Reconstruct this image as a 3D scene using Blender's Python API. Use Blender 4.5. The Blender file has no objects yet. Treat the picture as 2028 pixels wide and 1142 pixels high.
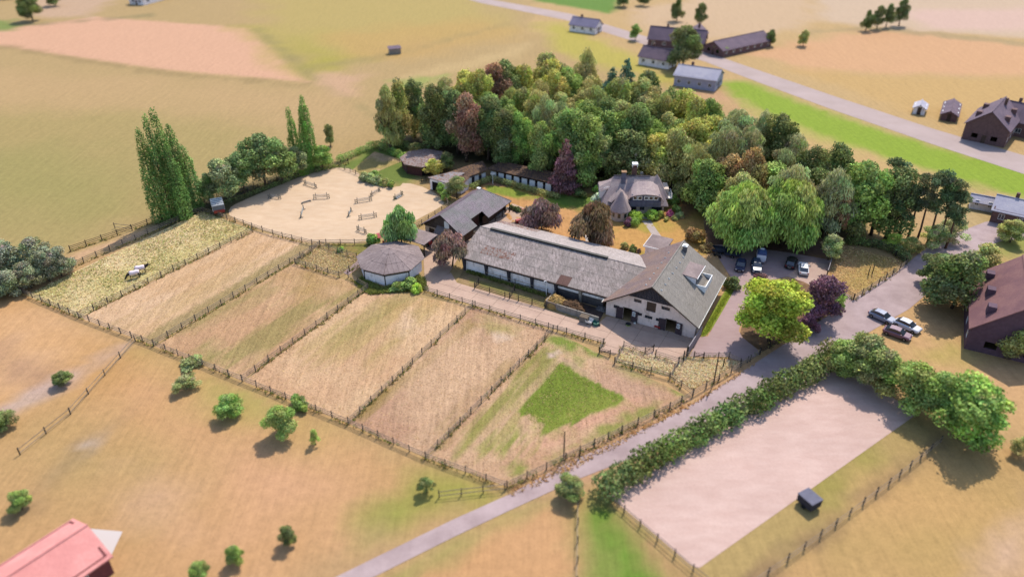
import bpy, bmesh, math, random
import numpy as np
from mathutils import Vector, Matrix, Euler
random.seed(7); rng = np.random.default_rng(7)
SC = bpy.context.scene; COL = SC.collection
# ------------------------------------------------------------------ camera, sky, sun, exposure
F = 1500.0; PITCH = math.radians(32); CH = 72.0
def G(u, v, z=0.0):
    """ground (or height z) point seen at photo position u,v - used as a survey of the place"""
    x = (u-1014)/F; y = -(v-571)/F
    d = (x, math.cos(PITCH)+y*math.sin(PITCH), -math.sin(PITCH)+y*math.cos(PITCH))
    t = (z-CH)/d[2]
    return Vector((d[0]*t, d[1]*t, z))
cam = bpy.data.cameras.new('camera'); co = bpy.data.objects.new('camera', cam); COL.objects.link(co)
co.location = (0, 0, CH); co.rotation_euler = (math.radians(90)-PITCH, 0, 0)
cam.sensor_width = 360; cam.lens = 360*F/2028
cam.clip_start = 1; cam.clip_end = 9000
cam.dof.use_dof = True; cam.dof.focus_distance = 138; cam.dof.aperture_fstop = 0.32
SC.camera = co
SUN_EL = 54; SUN_AZ = 27      # sun stands behind the wood, to the right
w = bpy.data.worlds.new("World"); SC.world = w; w.use_nodes = True
nt = w.node_tree; sky = nt.nodes.new('ShaderNodeTexSky'); sky.sky_type = 'NISHITA'; sky.sun_disc = False
sky.sun_elevation = math.radians(SUN_EL); sky.sun_rotation = math.radians(SUN_AZ)
nt.links.new(sky.outputs[0], nt.nodes['Background'].inputs[0]); nt.nodes['Background'].inputs[1].default_value = 0.15
sl = bpy.data.lights.new('sun', 'SUN'); sl.energy = 3.1; sl.angle = math.radians(0.5); sl.color = (1, 0.93, 0.82)
so = bpy.data.objects.new('sun', sl); COL.objects.link(so)
sd = Vector((math.sin(math.radians(SUN_AZ))*math.cos(math.radians(SUN_EL)), math.cos(math.radians(SUN_AZ))*math.cos(math.radians(SUN_EL)), math.sin(math.radians(SUN_EL))))
so.rotation_euler = sd.to_track_quat('Z', 'Y').to_euler(); so.location = sd*200
vs = SC.view_settings; vs.view_transform = 'Standard'; vs.look = 'None'; vs.gamma = 1; vs.use_curve_mapping = False; vs.exposure = 0.97
KA = 2.1
def lin(c): return tuple((x/255/12.92 if x/255 <= .04045 else ((x/255+.055)/1.055)**2.4) for x in c)
def alb(c, k=KA): return tuple(min(.85, x/k) for x in lin(c))

# ------------------------------------------------------------------ objects
def link(o): COL.objects.link(o); return o
def tag(o, label=None, cat=None, group=None, kind=None):
    if label: o['label'] = label
    if cat: o['category'] = cat
    if group: o['group'] = group
    if kind: o['kind'] = kind
    return o
def thing(name, label, cat, loc=(0, 0, 0), rz=0.0, group=None):
    o = link(bpy.data.objects.new(name, None)); o.location = loc; o.rotation_euler = (0, 0, rz); o.empty_display_size = .5
    return tag(o, label, cat, group)
def put(name, me, parent=None, loc=(0, 0, 0), rot=(0, 0, 0), sc=(1, 1, 1), mat=None, label=None):
    o = link(bpy.data.objects.new(name, me))
    if parent: o.parent = parent
    o.location = loc; o.rotation_euler = rot; o.scale = sc
    if mat is not None and me is not None and len(me.materials) == 0: me.materials.append(mat)
    if label: o['label'] = label
    return o
class MB:
    def __init__(s): s.v = []; s.f = []
    def add(s, vs_, fs_):
        n = len(s.v); s.v += [tuple(p) for p in vs_]; s.f += [tuple(i+n for i in f) for f in fs_]; return s
    def box(s, x0, x1, y0, y1, z0, z1):
        return s.add([(x0,y0,z0),(x1,y0,z0),(x1,y1,z0),(x0,y1,z0),(x0,y0,z1),(x1,y0,z1),(x1,y1,z1),(x0,y1,z1)],
                     [(0,3,2,1),(4,5,6,7),(0,1,5,4),(1,2,6,5),(2,3,7,6),(3,0,4,7)])
    def prism(s, poly, z0, z1):
        n = len(poly)
        zz0 = z0 if hasattr(z0, '__len__') else [z0]*n; zz1 = z1 if hasattr(z1, '__len__') else [z1]*n
        return s.add([(p[0], p[1], zz0[i]) for i, p in enumerate(poly)]+[(p[0], p[1], zz1[i]) for i, p in enumerate(poly)],
                     [tuple(range(n-1, -1, -1)), tuple(range(n, 2*n))]+[(i, (i+1) % n, n+(i+1) % n, n+i) for i in range(n)])
    def slab(s, pts, th):
        """polygon in space given thickness downwards"""
        n = len(pts)
        return s.add([tuple(p) for p in pts]+[(p[0], p[1], p[2]-th) for p in pts],
                     [tuple(range(n)), tuple(range(2*n-1, n-1, -1))]+[(i, n+i, n+(i+1) % n, (i+1) % n) for i in range(n)])
    def tube(s, path, rad, k=6, cap=True):
        path = [Vector(p) for p in path]; base = len(s.v); n = len(path)
        for i, p in enumerate(path):
            d = (path[min(i+1, n-1)]-path[max(i-1, 0)]).normalized()
            a = d.cross(Vector((0.13, 0.99, 0.05))); a = a.normalized() if a.length > .01 else Vector((1, 0, 0)); b = d.cross(a)
            r = rad[i] if hasattr(rad, '__len__') else rad
            for j in range(k):
                t = 2*math.pi*j/k; s.v.append(tuple(p+a*(r*math.cos(t))+b*(r*math.sin(t))))
        for i in range(n-1):
            for j in range(k):
                s.f.append((base+i*k+j, base+i*k+(j+1) % k, base+(i+1)*k+(j+1) % k, base+(i+1)*k+j))
        if cap:
            s.f.append(tuple(base+j for j in range(k-1, -1, -1))); s.f.append(tuple(base+(n-1)*k+j for j in range(k)))
        return s
    def ell(s, c, r, nu=10, nv=6, jit=0.0):
        base = len(s.v)
        for i in range(nv+1):
            ph = math.pi*i/nv-math.pi/2
            for j in range(nu):
                t = 2*math.pi*j/nu; q = 1+random.uniform(-jit, jit)
                s.v.append((c[0]+r[0]*q*math.cos(ph)*math.cos(t), c[1]+r[1]*q*math.cos(ph)*math.sin(t), c[2]+r[2]*q*math.sin(ph)))
        for i in range(nv):
            for j in range(nu):
                s.f.append((base+i*nu+j, base+i*nu+(j+1) % nu, base+(i+1)*nu+(j+1) % nu, base+(i+1)*nu+j))
        return s
    def mesh(s, name, smooth=False):
        me = bpy.data.meshes.new(name); me.from_pydata(s.v, [], s.f); me.validate(); me.update()
        if smooth: me.polygons.foreach_set('use_smooth', [True]*len(me.polygons))
        return me
    def put(s, name, parent, mat, loc=(0, 0, 0), rot=(0, 0, 0), label=None, smooth=False):
        return put(name, s.mesh(name, smooth), parent, loc, rot, mat=mat, label=label)

# ------------------------------------------------------------------ materials
MATS = {}
class NT:
    def __init__(s, name):
        s.m = bpy.data.materials.new(name); s.m.use_nodes = True; s.t = s.m.node_tree; s.N = s.t.nodes; s.b = s.N['Principled BSDF']
    def n(s, typ, **kw):
        q = s.N.new(typ)
        for k, v in kw.items(): setattr(q, k, v)
        return q
    def l(s, a, b): s.t.links.new(a, b)
    def coord(s, kind='pos', scale=(1, 1, 1), rotz=0):
        if kind == 'pos': o = s.n('ShaderNodeNewGeometry').outputs['Position']
        else: o = s.n('ShaderNodeTexCoord').outputs['Object']
        m = s.n('ShaderNodeMapping'); m.inputs['Scale'].default_value = scale; m.inputs['Rotation'].default_value = (0, 0, rotz); s.l(o, m.inputs[0]); return m.outputs[0]
    def noise(s, vec, scale, detail=4, rough=.6):
        q = s.n('ShaderNodeTexNoise'); q.inputs['Scale'].default_value = scale; q.inputs['Detail'].default_value = detail; q.inputs['Roughness'].default_value = rough
        s.l(vec, q.inputs['Vector']); return q.outputs['Fac']
    def ramp(s, fac, stops):
        r = s.n('ShaderNodeValToRGB'); e = r.color_ramp.elements
        while len(e) < len(stops): e.new(.5)
        for i, (p, c) in enumerate(stops): e[i].position = p; e[i].color = (*c, 1) if len(c) == 3 else c
        s.l(fac, r.inputs[0]); return r.outputs[0]
    def mix(s, fac, a, b, mode='MIX'):
        q = s.n('ShaderNodeMix', data_type='RGBA', blend_type=mode)
        for i, x in ((0, fac), (6, a), (7, b)):
            if hasattr(x, 'links'): s.l(x, q.inputs[i])
            elif isinstance(x, (int, float)): q.inputs[i].default_value = x
            else: q.inputs[i].default_value = (*x, 1)
        return q.outputs[2]
    def bump(s, h, dist=.05, st=.6):
        q = s.n('ShaderNodeBump'); q.inputs['Strength'].default_value = st; q.inputs['Distance'].default_value = dist; s.l(h, q.inputs['Height']); s.l(q.outputs[0], s.b.inputs['Normal'])
    def fin(s, col=None, rough=.9, spec=.2, metal=0):
        if col is not None:
            if hasattr(col, 'links'): s.l(col, s.b.inputs['Base Color'])
            else: s.b.inputs['Base Color'].default_value = (*col, 1)
        s.b.inputs['Roughness'].default_value = rough; s.b.inputs['Specular IOR Level'].default_value = spec; s.b.inputs['Metallic'].default_value = metal
        return s.m
g3 = lambda v: (v, v, v)
def worn(name, c, var=.25, scale=1.5, rough=.85, spec=.25, metal=0, dirt=None, rnd=.15, bump=.01):
    """paint, wood, plaster, metal with uneven tone"""
    if name in MATS: return MATS[name]
    q = NT(name); a = alb(c); p = q.coord('pos')
    n1 = q.noise(p, scale, 5); n2 = q.noise(p, scale*9, 3)
    col = q.mix(q.ramp(n1, [(.3, g3(0)), (.7, g3(1))]), tuple(x*(1-var) for x in a), tuple(min(.9, x*(1+var*.6)) for x in a))
    col = q.mix(.5, col, q.ramp(n2, [(.3, g3(.78)), (.7, g3(1.0))]), 'MULTIPLY')
    if dirt:
        n3 = q.noise(q.coord('pos', (1, 1, .35)), scale*1.7, 6, .7); col = q.mix(q.ramp(n3, [(.52, g3(0)), (.72, g3(.75))]), col, alb(dirt))
    if rnd:
        oi = q.n('ShaderNodeObjectInfo'); col = q.mix(1.0, col, q.ramp(oi.outputs['Random'], [(0, g3(1-rnd)), (1, g3(1))]), 'MULTIPLY')
    if bump: q.bump(n2, bump)
    MATS[name] = q.fin(col, rough, spec, metal); return MATS[name]
def plain(name, c, rough=.5, spec=.5, metal=0, k=KA):
    if name in MATS: return MATS[name]
    q = NT(name); MATS[name] = q.fin(alb(c, k), rough, spec, metal); return MATS[name]
def painted_ground(name, rotz=0, streak=.5, fine=.45, grain=6.0, bump=.06, speck=.35):
    """colour laid out in the mesh (what grows where, with some shade), plus grain of dry stubble, tufts and tracks"""
    q = NT(name); at = q.n('ShaderNodeAttribute', attribute_name='Col'); col = at.outputs['Color']
    p = q.coord('pos')
    n1 = q.noise(p, .9, 6, .65); n2 = q.noise(p, grain, 4, .7)
    ps = q.coord('pos', (1.9, .1, 1), rotz); n3 = q.noise(ps, .9, 6, .75)
    col = q.mix(fine, col, q.ramp(n1, [(.3, g3(.72)), (.7, g3(1.3))]), 'MULTIPLY')
    col = q.mix(streak, col, q.ramp(n3, [(.33, g3(.66)), (.5, g3(1.02)), (.68, g3(1.34))]), 'MULTIPLY')
    col = q.mix(speck, col, q.ramp(n2, [(.34, g3(.42)), (.46, g3(1.02)), (.7, g3(1.3))]), 'MULTIPLY')
    q.bump(n2, bump, .8)
    return q.fin(col, .95, .1)
def soil_sheet(name, c, c2, scale=.4, spot=None, grain=8, bump=.03, rotz=0, aniso=(1, 1, 1), rough=.95):
    q = NT(name); p = q.coord('pos'); pa = q.coord('pos', aniso, rotz)
    n1 = q.noise(pa, scale, 6, .6); n2 = q.noise(p, grain, 4, .7); n4 = q.noise(p, scale*.35, 3)
    col = q.mix(q.ramp(n1, [(.35, g3(0)), (.65, g3(1))]), alb(c), alb(c2))
    col = q.mix(.35, col, q.ramp(n2, [(.3, g3(.8)), (.7, g3(1.18))]), 'MULTIPLY')
    col = q.mix(.4, col, q.ramp(n4, [(.35, g3(.9)), (.65, g3(1.12))]), 'MULTIPLY')
    if spot: col = q.mix(q.ramp(q.noise(p, scale*3, 6, .75), [(.56, g3(0)), (.68, g3(.7))]), col, alb(spot))
    q.bump(n2, bump, .6)
    return q.fin(col, rough, .15)
def roofmat(name, c, c2, c3, stretch=(1, 1, 1), rot=0, moss=None, corr=True, cscale=7.0):
    if name in MATS: return MATS[name]
    q = NT(name); p = q.coord('pos'); pa = q.coord('pos', stretch, rot)
    n1 = q.noise(pa, 2.2, 7, .8); n2 = q.noise(p, .35, 4); n3 = q.noise(p, 9, 3, .7)
    col = q.mix(q.ramp(n1, [(.4, g3(0)), (.58, g3(1))]), alb(c), alb(c2))
    col = q.mix(q.ramp(n2, [(.4, g3(0)), (.62, g3(.75))]), col, alb(c3))
    col = q.mix(.5, col, q.ramp(n3, [(.3, g3(.6)), (.7, g3(1.2))]), 'MULTIPLY')
    if moss: col = q.mix(q.ramp(q.noise(p, 2.2, 7, .8), [(.49, g3(0)), (.55, g3(.9))]), col, alb(moss))
    oi = q.n('ShaderNodeObjectInfo'); col = q.mix(1.0, col, q.ramp(oi.outputs['Random'], [(0, g3(.94)), (1, g3(1.03))]), 'MULTIPLY')
    if corr:
        wv = q.n('ShaderNodeTexWave', bands_direction='X'); wv.inputs['Scale'].default_value = cscale/math.pi*.5*1.0; q.l(q.coord('obj'), wv.inputs['Vector']); q.bump(wv.outputs['Fac'], .05, .8)
    else: q.bump(n3, .05, .8)
    MATS[name] = q.fin(col, .9, .15); return MATS[name]
def leafmat(name='foliage', trans=.28):
    if name in MATS: return MATS[name]
    q = NT(name); q.N.remove(q.b); out = q.N['Material Output']
    oi = q.n('ShaderNodeObjectInfo'); at = q.n('ShaderNodeAttribute', attribute_name='Col')
    col = q.mix(1.0, oi.outputs['Color'], at.outputs['Color'], 'MULTIPLY')
    d = q.n('ShaderNodeBsdfDiffuse'); t = q.n('ShaderNodeBsdfTranslucent'); m = q.n('ShaderNodeMixShader'); m.inputs[0].default_value = trans
    q.l(col, d.inputs[0]); q.l(col, t.inputs[0]); q.l(d.outputs[0], m.inputs[1]); q.l(t.outputs[0], m.inputs[2])
    q.l(m.outputs[0], out.inputs[0]); MATS[name] = q.m; return q.m
LEAF = leafmat()

# ------------------------------------------------------------------ numpy noise and painted ground
RG = rng.random((256, 256))
def vn(x, y, s, seed=0):
    x = x/s+seed*17.3; y = y/s+seed*31.7
    xi = np.floor(x).astype(int); yi = np.floor(y).astype(int); fx = x-xi; fy = y-yi; fx = fx*fx*(3-2*fx); fy = fy*fy*(3-2*fy)
    a = RG[xi % 256, yi % 256]; b = RG[(xi+1) % 256, yi % 256]; c = RG[xi % 256, (yi+1) % 256]; d = RG[(xi+1) % 256, (yi+1) % 256]
    return (a*(1-fx)+b*fx)*(1-fy)+(c*(1-fx)+d*fx)*fy
def fbm(x, y, s, seed=0, o=4):
    r = 0; a = 1; t = 0
    for i in range(o): r = r+a*vn(x, y, s/2**i, seed+i); t += a; a *= .55
    return r/t
def sdist(x, y, poly):
    d = np.full(x.shape, 1e18); ins = np.zeros(x.shape, bool); n = len(poly)
    for i in range(n):
        ax, ay = poly[i][:2]; bx, by = poly[(i+1) % n][:2]
        ex, ey = bx-ax, by-ay; t = np.clip(((x-ax)*ex+(y-ay)*ey)/(ex*ex+ey*ey+1e-9), 0, 1)
        d = np.minimum(d, (x-ax-ex*t)**2+(y-ay-ey*t)**2)
        c = ((ay > y) != (by > y)); xs = ax+(y-ay)*(ex)/(ey if abs(ey) > 1e-9 else 1e-9); ins ^= (c & (x < xs))
    return np.where(ins, -1, 1)*np.sqrt(d)
def PX(l): return [Vector((p[0], p[1], 0)) for p in l] if l is globals().get('WOOD') else [G(*p) for p in l]
ROT = math.radians(61.3)          # the way paddocks, ridges and mowing run
def along(x, y, r=ROT): return x*math.cos(r)+y*math.sin(r), -x*math.sin(r)+y*math.cos(r)
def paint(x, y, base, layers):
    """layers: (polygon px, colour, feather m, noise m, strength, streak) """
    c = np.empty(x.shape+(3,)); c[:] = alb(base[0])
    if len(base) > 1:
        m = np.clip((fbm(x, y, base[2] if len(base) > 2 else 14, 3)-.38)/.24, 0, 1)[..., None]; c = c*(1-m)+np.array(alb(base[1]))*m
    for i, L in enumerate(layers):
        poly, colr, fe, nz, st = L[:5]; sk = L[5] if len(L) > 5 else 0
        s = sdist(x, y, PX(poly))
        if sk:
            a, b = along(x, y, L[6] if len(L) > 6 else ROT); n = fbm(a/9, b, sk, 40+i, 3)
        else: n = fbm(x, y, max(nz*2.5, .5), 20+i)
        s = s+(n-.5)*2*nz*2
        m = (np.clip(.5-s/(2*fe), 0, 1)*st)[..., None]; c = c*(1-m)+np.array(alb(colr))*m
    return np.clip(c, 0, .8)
def set_col(me, c):
    a = me.color_attributes.new('Col', 'FLOAT_COLOR', 'POINT'); n = len(me.vertices)
    q = np.ones((n, 4), np.float32); q[:, :3] = c.reshape(-1, 3); a.data.foreach_set('color', q.ravel())
def grid_mesh(name, X, Y, Z, col):
    ny, nx = X.shape; me = bpy.data.meshes.new(name)
    v = np.stack([X, Y, Z], -1).reshape(-1, 3).astype(np.float32); i = np.arange(ny*nx).reshape(ny, nx)
    f = np.stack([i[:-1, :-1], i[:-1, 1:], i[1:, 1:], i[1:, :-1]], -1).reshape(-1, 4)
    me.vertices.add(len(v)); me.vertices.foreach_set('co', v.ravel()); me.loops.add(f.size); me.loops.foreach_set('vertex_index', f.ravel().astype(np.int32))
    me.polygons.add(len(f)); me.polygons.foreach_set('loop_start', np.arange(0, f.size, 4, dtype=np.int32)); me.polygons.foreach_set('loop_total', np.full(len(f), 4, np.int32))
    me.update(calc_edges=True); set_col(me, col); return me

# footprint of the wood: far edge from the tree tops (u, v, height), near edge on the ground
back = [(758,205,13),(800,172,14),(870,152,14),(940,142,14),(1030,118,15),(1150,115,15),(1210,122,15),(1300,163,14),(1400,203,14),(1480,222,14),(1600,272,14),(1700,308,14),(1780,342,14)]
front = [(1765,476),(1700,470),(1640,472),(1560,468),(1470,460),(1400,430),(1355,385),(1250,362),(1130,366),(1010,338),(900,316),(850,300),(775,285)]
WOOD = [tuple(G(*b))[:2] for b in back]+[tuple(G(*f)[:2]) for f in front]
# ---- the wide ground
xs = np.concatenate([[-4000, -1500, -700, -400], np.arange(-290, 291, 1.5), [400, 700, 1500, 4000]])
ys = np.concatenate([[-3000, -600, -100], np.arange(20, 425, 1.5), [500, 700, 1200, 2500, 7000]])
X, Y = np.meshgrid(xs, ys)
TAN = (205, 165, 118)
GL = [
 # far left: olive meadow, pink stubble field, green streaks
 ([(-900,-300),(1100,-300),(1150,40),(1000,140),(760,200),(640,330),(400,420),(130,500),(-900,560)], (192,162,112), 2, 3, 1),
 ([(-900,190),(330,190),(560,250),(500,330),(330,420),(130,500),(-900,470)], (180,158,102), 9, 6, .9),
 ([(-900,260),(150,290),(300,330),(300,420),(150,470),(-900,440)], (172,156,98), 9, 6, .7),
 ([(-500,300),(60,300),(240,350),(200,410),(-500,430)], (164,154,92), 8, 6, .5),
 ([(-100,140),(420,165),(700,190),(650,250),(420,230),(-100,215)], (200,166,118), 8, 5, .8),
 ([(-400,60),(0,58),(190,34),(490,56),(607,162),(340,140),(0,92),(-400,40)], (226,176,142), 1.5, .6, 1),
 ([(490,55),(640,60),(720,100),(660,150),(610,140)], (178,166,76), 9, 6, .9),
 ([(500,-20),(950,-20),(1010,60),(660,110),(540,70)], (192,170,100), 9, 5, .8),
 ([(640,70),(930,35),(1060,60),(800,120),(680,110)], (202,164,100), 9, 6, .7),
 ([(505,60),(512,57),(655,168),(745,235),(700,200),(610,150)], (150,138,92), 2.5, 2, .5),
 ([(610,130),(800,100),(1010,45),(1010,48),(800,106),(640,137)], (166,146,98), 3, 2, .5),
 ([(0,52),(300,28),(300,33),(0,57)], (140,130,90), 2, 2, .5), ([(-50,80),(330,142),(610,166),(600,172),(330,150),(-50,90)], (166,140,96), 1.5, 2, .6),
 ([(640,145),(720,150),(690,185),(640,175)], (214,172,138), 4, 3, .8),
 ([(-50,40),(30,40),(30,60),(-50,62)], (132,150,76), 3, 2, .9), ([(60,-10),(240,-10),(180,35),(70,38)], (212,176,150), 4, 3, .7),
 ([(790,150),(960,110),(1050,85),(1040,108),(860,150),(790,168)], (206,176,124), 2.5, 2, .8), ([(780,160),(880,148),(870,165),(780,175)], (160,170,90), 2, 2, .8),
 # top right
 ([(1000,-300),(3200,-300),(3200,560),(2028,420),(1700,330),(1480,215),(1190,110),(1060,60)], (204,170,118), 3, 4, 1),
 ([(1040,-40),(1230,-40),(1222,20),(1205,27),(1060,2)], (112,146,62), 2, 1, 1),
 ([(1060,45),(1120,45),(1330,150),(1420,190),(1250,150),(1120,105)], (192,178,84), 4, 3, .9),
 ([(1250,20),(1420,-10),(1620,-5),(1600,60),(1400,80),(1270,60)], (214,182,148), 5, 4, .8),
 ([(1600,-20),(2200,-20),(2200,80),(2028,75),(1800,60),(1640,45)], (214,186,158), 4, 3, .9), ([(1780,20),(2200,15),(2200,62),(1850,58)], (222,186,168), 5, 3, .9),
 ([(1470,103),(1560,90),(1720,58),(2100,95),(2100,150),(1850,150),(1600,140)], (222,172,128), 4, 3, .9),
 ([(1560,140),(1850,150),(2100,150),(2100,230),(1860,245),(1700,190)], (208,170,110), 5, 4, .9),
 ([(1600,60),(1720,52),(2100,90),(2100,98),(1720,60),(1600,68)], (170,150,110), 2, 2, .6),
 ([(1418,165),(1480,160),(1660,228),(1860,292),(2300,400),(2300,470),(2028,395),(1760,318),(1600,262),(1480,210)], (150,172,58), 3, 1.5, 1),
 ([(1480,212),(1600,258),(1780,322),(1950,395),(1900,420),(1760,350),(1560,275)], (188,178,96), 3, 2, .9),
 ([(1330,170),(1420,165),(1460,205),(1400,195)], (206,160,124), 3, 2, .8),
 ([(1560,262),(1800,330),(1910,390),(1900,410),(1780,372),(1560,285)], (212,170,122), 2.5, 2, .7),
 ([(1820,380),(2300,420),(2300,600),(1900,470)], (196,170,120), 5, 3, .8),
 ([(1960,460),(2100,430),(2100,500),(1980,510)], (150,158,72), 4, 2, .8),
 # right bottom gardens and field
 ([(1700,620),(2300,440),(2300,900),(1850,830),(1640,720)], (208,168,116), 4, 3, 1),
 ([(1880,540),(1960,520),(1960,590),(1870,590)], (206,160,90), 4, 2, .8),
 ([(1820,640),(2000,620),(2100,800),(1960,830)], (220,174,126), 5, 3, .8), ([(1870,680),(1930,690),(1900,720),(1850,700)], (170,170,70), 4, 2, .7),
 ([(1200,960),(1620,720),(1870,830),(1800,1000),(1400,1300)], (188,160,104), 2, 2, 1),
 ([(1470,1160),(1650,1035),(1860,880),(2300,880),(2300,1700),(1450,1700)], (206,164,112), 1.5, 1, 1),
 ([(1650,1080),(1900,960),(2028,1000),(2028,1080),(1800,1142)], (180,156,92), 8, 5, .6), ([(1700,960),(1900,930),(1980,1000),(1800,1060)], (214,170,112), 8, 5, .8),
 ([(1960,1100),(2100,980),(2120,990),(1975,1142),(1950,1142)], (224,186,162), 3, 1, .8),
 ([(1470,1150),(1655,1030),(1860,870),(1866,876),(1660,1042),(1490,1160)], (138,112,88), 1.2, 1, .75),
 ([(1600,960),(1700,900),(1720,915),(1620,985)], (150,148,66), 3, 2, .7),
 ([(1145,1000),(1205,975),(1400,1250),(1142,1250)], (122,150,58), 1.6, 1, 1), ([(1150,1060),(1260,1060),(1300,1142),(1150,1142)], (106,142,52), 5, 3, .6),
 ([(1196,975),(1214,985),(1400,1170),(1370,1190),(1240,1050)], (194,152,108), 1.5, .8, .9),
 # bottom left
 ([(-900,540),(40,578),(160,636),(480,762),(700,850),(1000,972),(600,1250),(-900,1900)], (206,162,112), 3, 3, 1),
 ([(-400,560),(30,585),(220,680),(60,800),(-400,820)], (216,166,112), 6, 4, .9), ([(0,640),(180,680),(60,760),(-60,740)], (228,184,142), 7, 4, .8),
 ([(-60,650),(20,700),(110,745),(90,770),(-60,690)], (182,142,112), 3, 2, .8),
 ([(-100,870),(80,760),(265,668),(275,680),(110,775),(-60,880)], (206,176,160), 1.2, 1, .9),
 ([(40,980),(140,900),(230,830),(330,745),(340,755),(240,845),(150,915),(60,1000)], (160,130,104), 1.5, 2, .7), ([(165,880),(200,860),(210,866),(175,892)], (206,186,180), 1, .5, .9),
 ([(160,680),(330,700),(400,760),(280,830),(140,800)], (202,154,92), 7, 4, .8),
 ([(330,700),(520,780),(640,830),(620,870),(480,840),(350,780)], (186,166,96), 6, 4, .8), ([(420,760),(500,780),(490,830),(430,810)], (158,168,78), 5, 2, .7),
 ([(300,800),(700,860),(780,1000),(500,1100),(280,960)], (218,168,122), 10, 7, .8), ([(500,930),(640,900),(660,1000),(520,1010)], (224,172,134), 8, 4, .7),
 ([(700,1010),(820,950),(900,920),(1000,975),(840,1040),(720,1080)], (166,158,82), 3, 3, .9), ([(710,1040),(760,1010),(780,1060),(720,1075)], (148,158,74), 3, 2, .7), ([(860,950),(950,950),(940,985),(860,1000)], (160,160,70), 4, 2, .8),
 ([(60,860),(330,900),(300,960),(100,980)], (186,160,104), 8, 5, .6), ([(230,980),(330,980),(330,1020),(240,1020)], (224,180,150), 5, 3, .7),
 ([(600,1142),(760,1070),(860,1030),(870,1042),(720,1142)], (190,158,116), 4, 2, .8),
 ([(790,1250),(830,1130),(1010,1030),(1135,990),(1142,1250)], (212,162,112), 2, 1, 1), ([(760,1150),(1000,1010),(1130,955),(1135,965),(1010,1030),(790,1160)], (176,160,96), 1.2, 1, .9),
 ([(980,1060),(1080,1030),(1100,1100),(980,1142)], (222,174,130), 7, 4, .7),
 # road verges, property edge
 ([(1000,972),(1120,915),(1300,828),(1372,793),(1500,715),(1660,625),(1690,650),(1500,780),(1150,965),(1020,1000)], (206,160,124), 1.5, 1, 1),
 ([(45,570),(160,618),(305,675),(480,745),(690,830),(1005,955),(1010,975),(690,852),(480,765),(305,695),(160,640),(40,590)], (196,158,108), .8, .8, 1),
 ([(135,490),(322,425),(420,412),(400,425),(192,505),(140,535)], (190,160,106), 1.2, 1, 1), ([(140,505),(322,440),(330,448),(145,518)], (218,176,138), 1, .5, .9),
 ([(300,430),(640,315),(680,330),(440,430),(300,470)], (110,104,70), 2, 1, .9),  # dark band: low growth plus the tree row's shade, painted into the ground
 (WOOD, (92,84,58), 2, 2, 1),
 ([(660,330),(740,285),(800,290),(860,340),(800,372),(720,345)], (124,138,66), 1.5, 1.5, 1),
 ([(840,340),(1100,360),(1130,400),(1000,400),(860,385)], (170,132,96), 1.5, 1, 1),
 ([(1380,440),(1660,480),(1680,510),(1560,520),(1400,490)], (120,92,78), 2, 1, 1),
]
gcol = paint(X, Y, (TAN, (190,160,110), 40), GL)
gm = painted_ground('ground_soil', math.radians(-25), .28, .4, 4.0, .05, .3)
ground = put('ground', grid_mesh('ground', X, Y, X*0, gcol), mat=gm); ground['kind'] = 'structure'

def patch(name, c4, z, base, layers, res=.22, mat=None):
    A, B, C, D = [G(*p) for p in c4]; n = int(max((B-A).length, (C-D).length)/res); m = int(max((D-A).length, (C-B).length)/res)
    s, t = np.meshgrid(np.linspace(0, 1, n), np.linspace(0, 1, m)); s = s[..., None]; t = t[..., None]
    P = (1-s)*(1-t)*np.array(A)+s*(1-t)*np.array(B)+s*t*np.array(C)+(1-s)*t*np.array(D)
    x, y = P[..., 0], P[..., 1]
    zz = z+.05*fbm(x, y, 1.2, 5)*np.minimum(1, np.minimum(np.minimum(s, 1-s), np.minimum(t, 1-t))[..., 0]*12)
    o = put(name, grid_mesh(name, x, y, zz, paint(x, y, base, layers)), mat=mat or PADM); o['kind'] = 'structure'; return o
PADM = painted_ground('paddock_stubble', -ROT+math.pi/2, .6, .4, 3.6, .07, .62)
GRM = painted_ground('lawn_turf', -ROT+math.pi/2, .3, .5, 5.0, .06, .4)
TALL = painted_ground('tall_dry_grass', .3, .3, .6, 3.0, .1, .6)
GRN = (110,132,50); OLV = (168,152,88)
WEED = (120,118,64)
# paddocks from the left: (front-left, front-right, back-right, back-left)
patch('paddock_1', [(52,584),(157,629),(500,455),(402,418)], .02, ((224,200,144),(234,208,160),5), [([(52,570),(140,540),(150,560),(110,610)], (186,178,104), 2, 2, .8), ([(150,540),(330,460),(360,480),(180,560)], (222,196,150), 2, 2, .6), ([(160,570),(480,440),(490,460),(200,590)], (196,182,112), 1.5, 1.6, .6)], .3, TALL)
patch('paddock_2', [(160,630),(305,684),(634,482),(500,457)], .02, ((216,176,136),(226,188,150),12), [([(300,560),(480,470),(560,490),(350,590)], (206,164,116), 3, 3, .6, 1.5), ([(230,650),(500,520),(520,530),(260,660)], (190,160,108), 2, 2, .5, 1.2), ([(280,670),(600,480),(634,482),(305,684)], (150,134,84), .5, .4, .7)])
patch('paddock_3', [(307,686),(480,754),(728,570),(585,520)], .02, ((214,174,134),(200,158,120),10), [
 ([(410,710),(560,610),(720,560),(728,575),(600,640),(470,735)], (146,140,76), 1.6, 2.4, .62, 1.1), ([(350,640),(540,560),(560,570),(380,660)], (168,150,96), 2, 2, .7, 1.5), ([(560,540),(620,530),(680,560),(600,590)], (178,146,92), 3, 2, .8), ([(400,690),(430,690),(440,720),(410,718)], (134,136,66), 2, 1.5, .6)])
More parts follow.
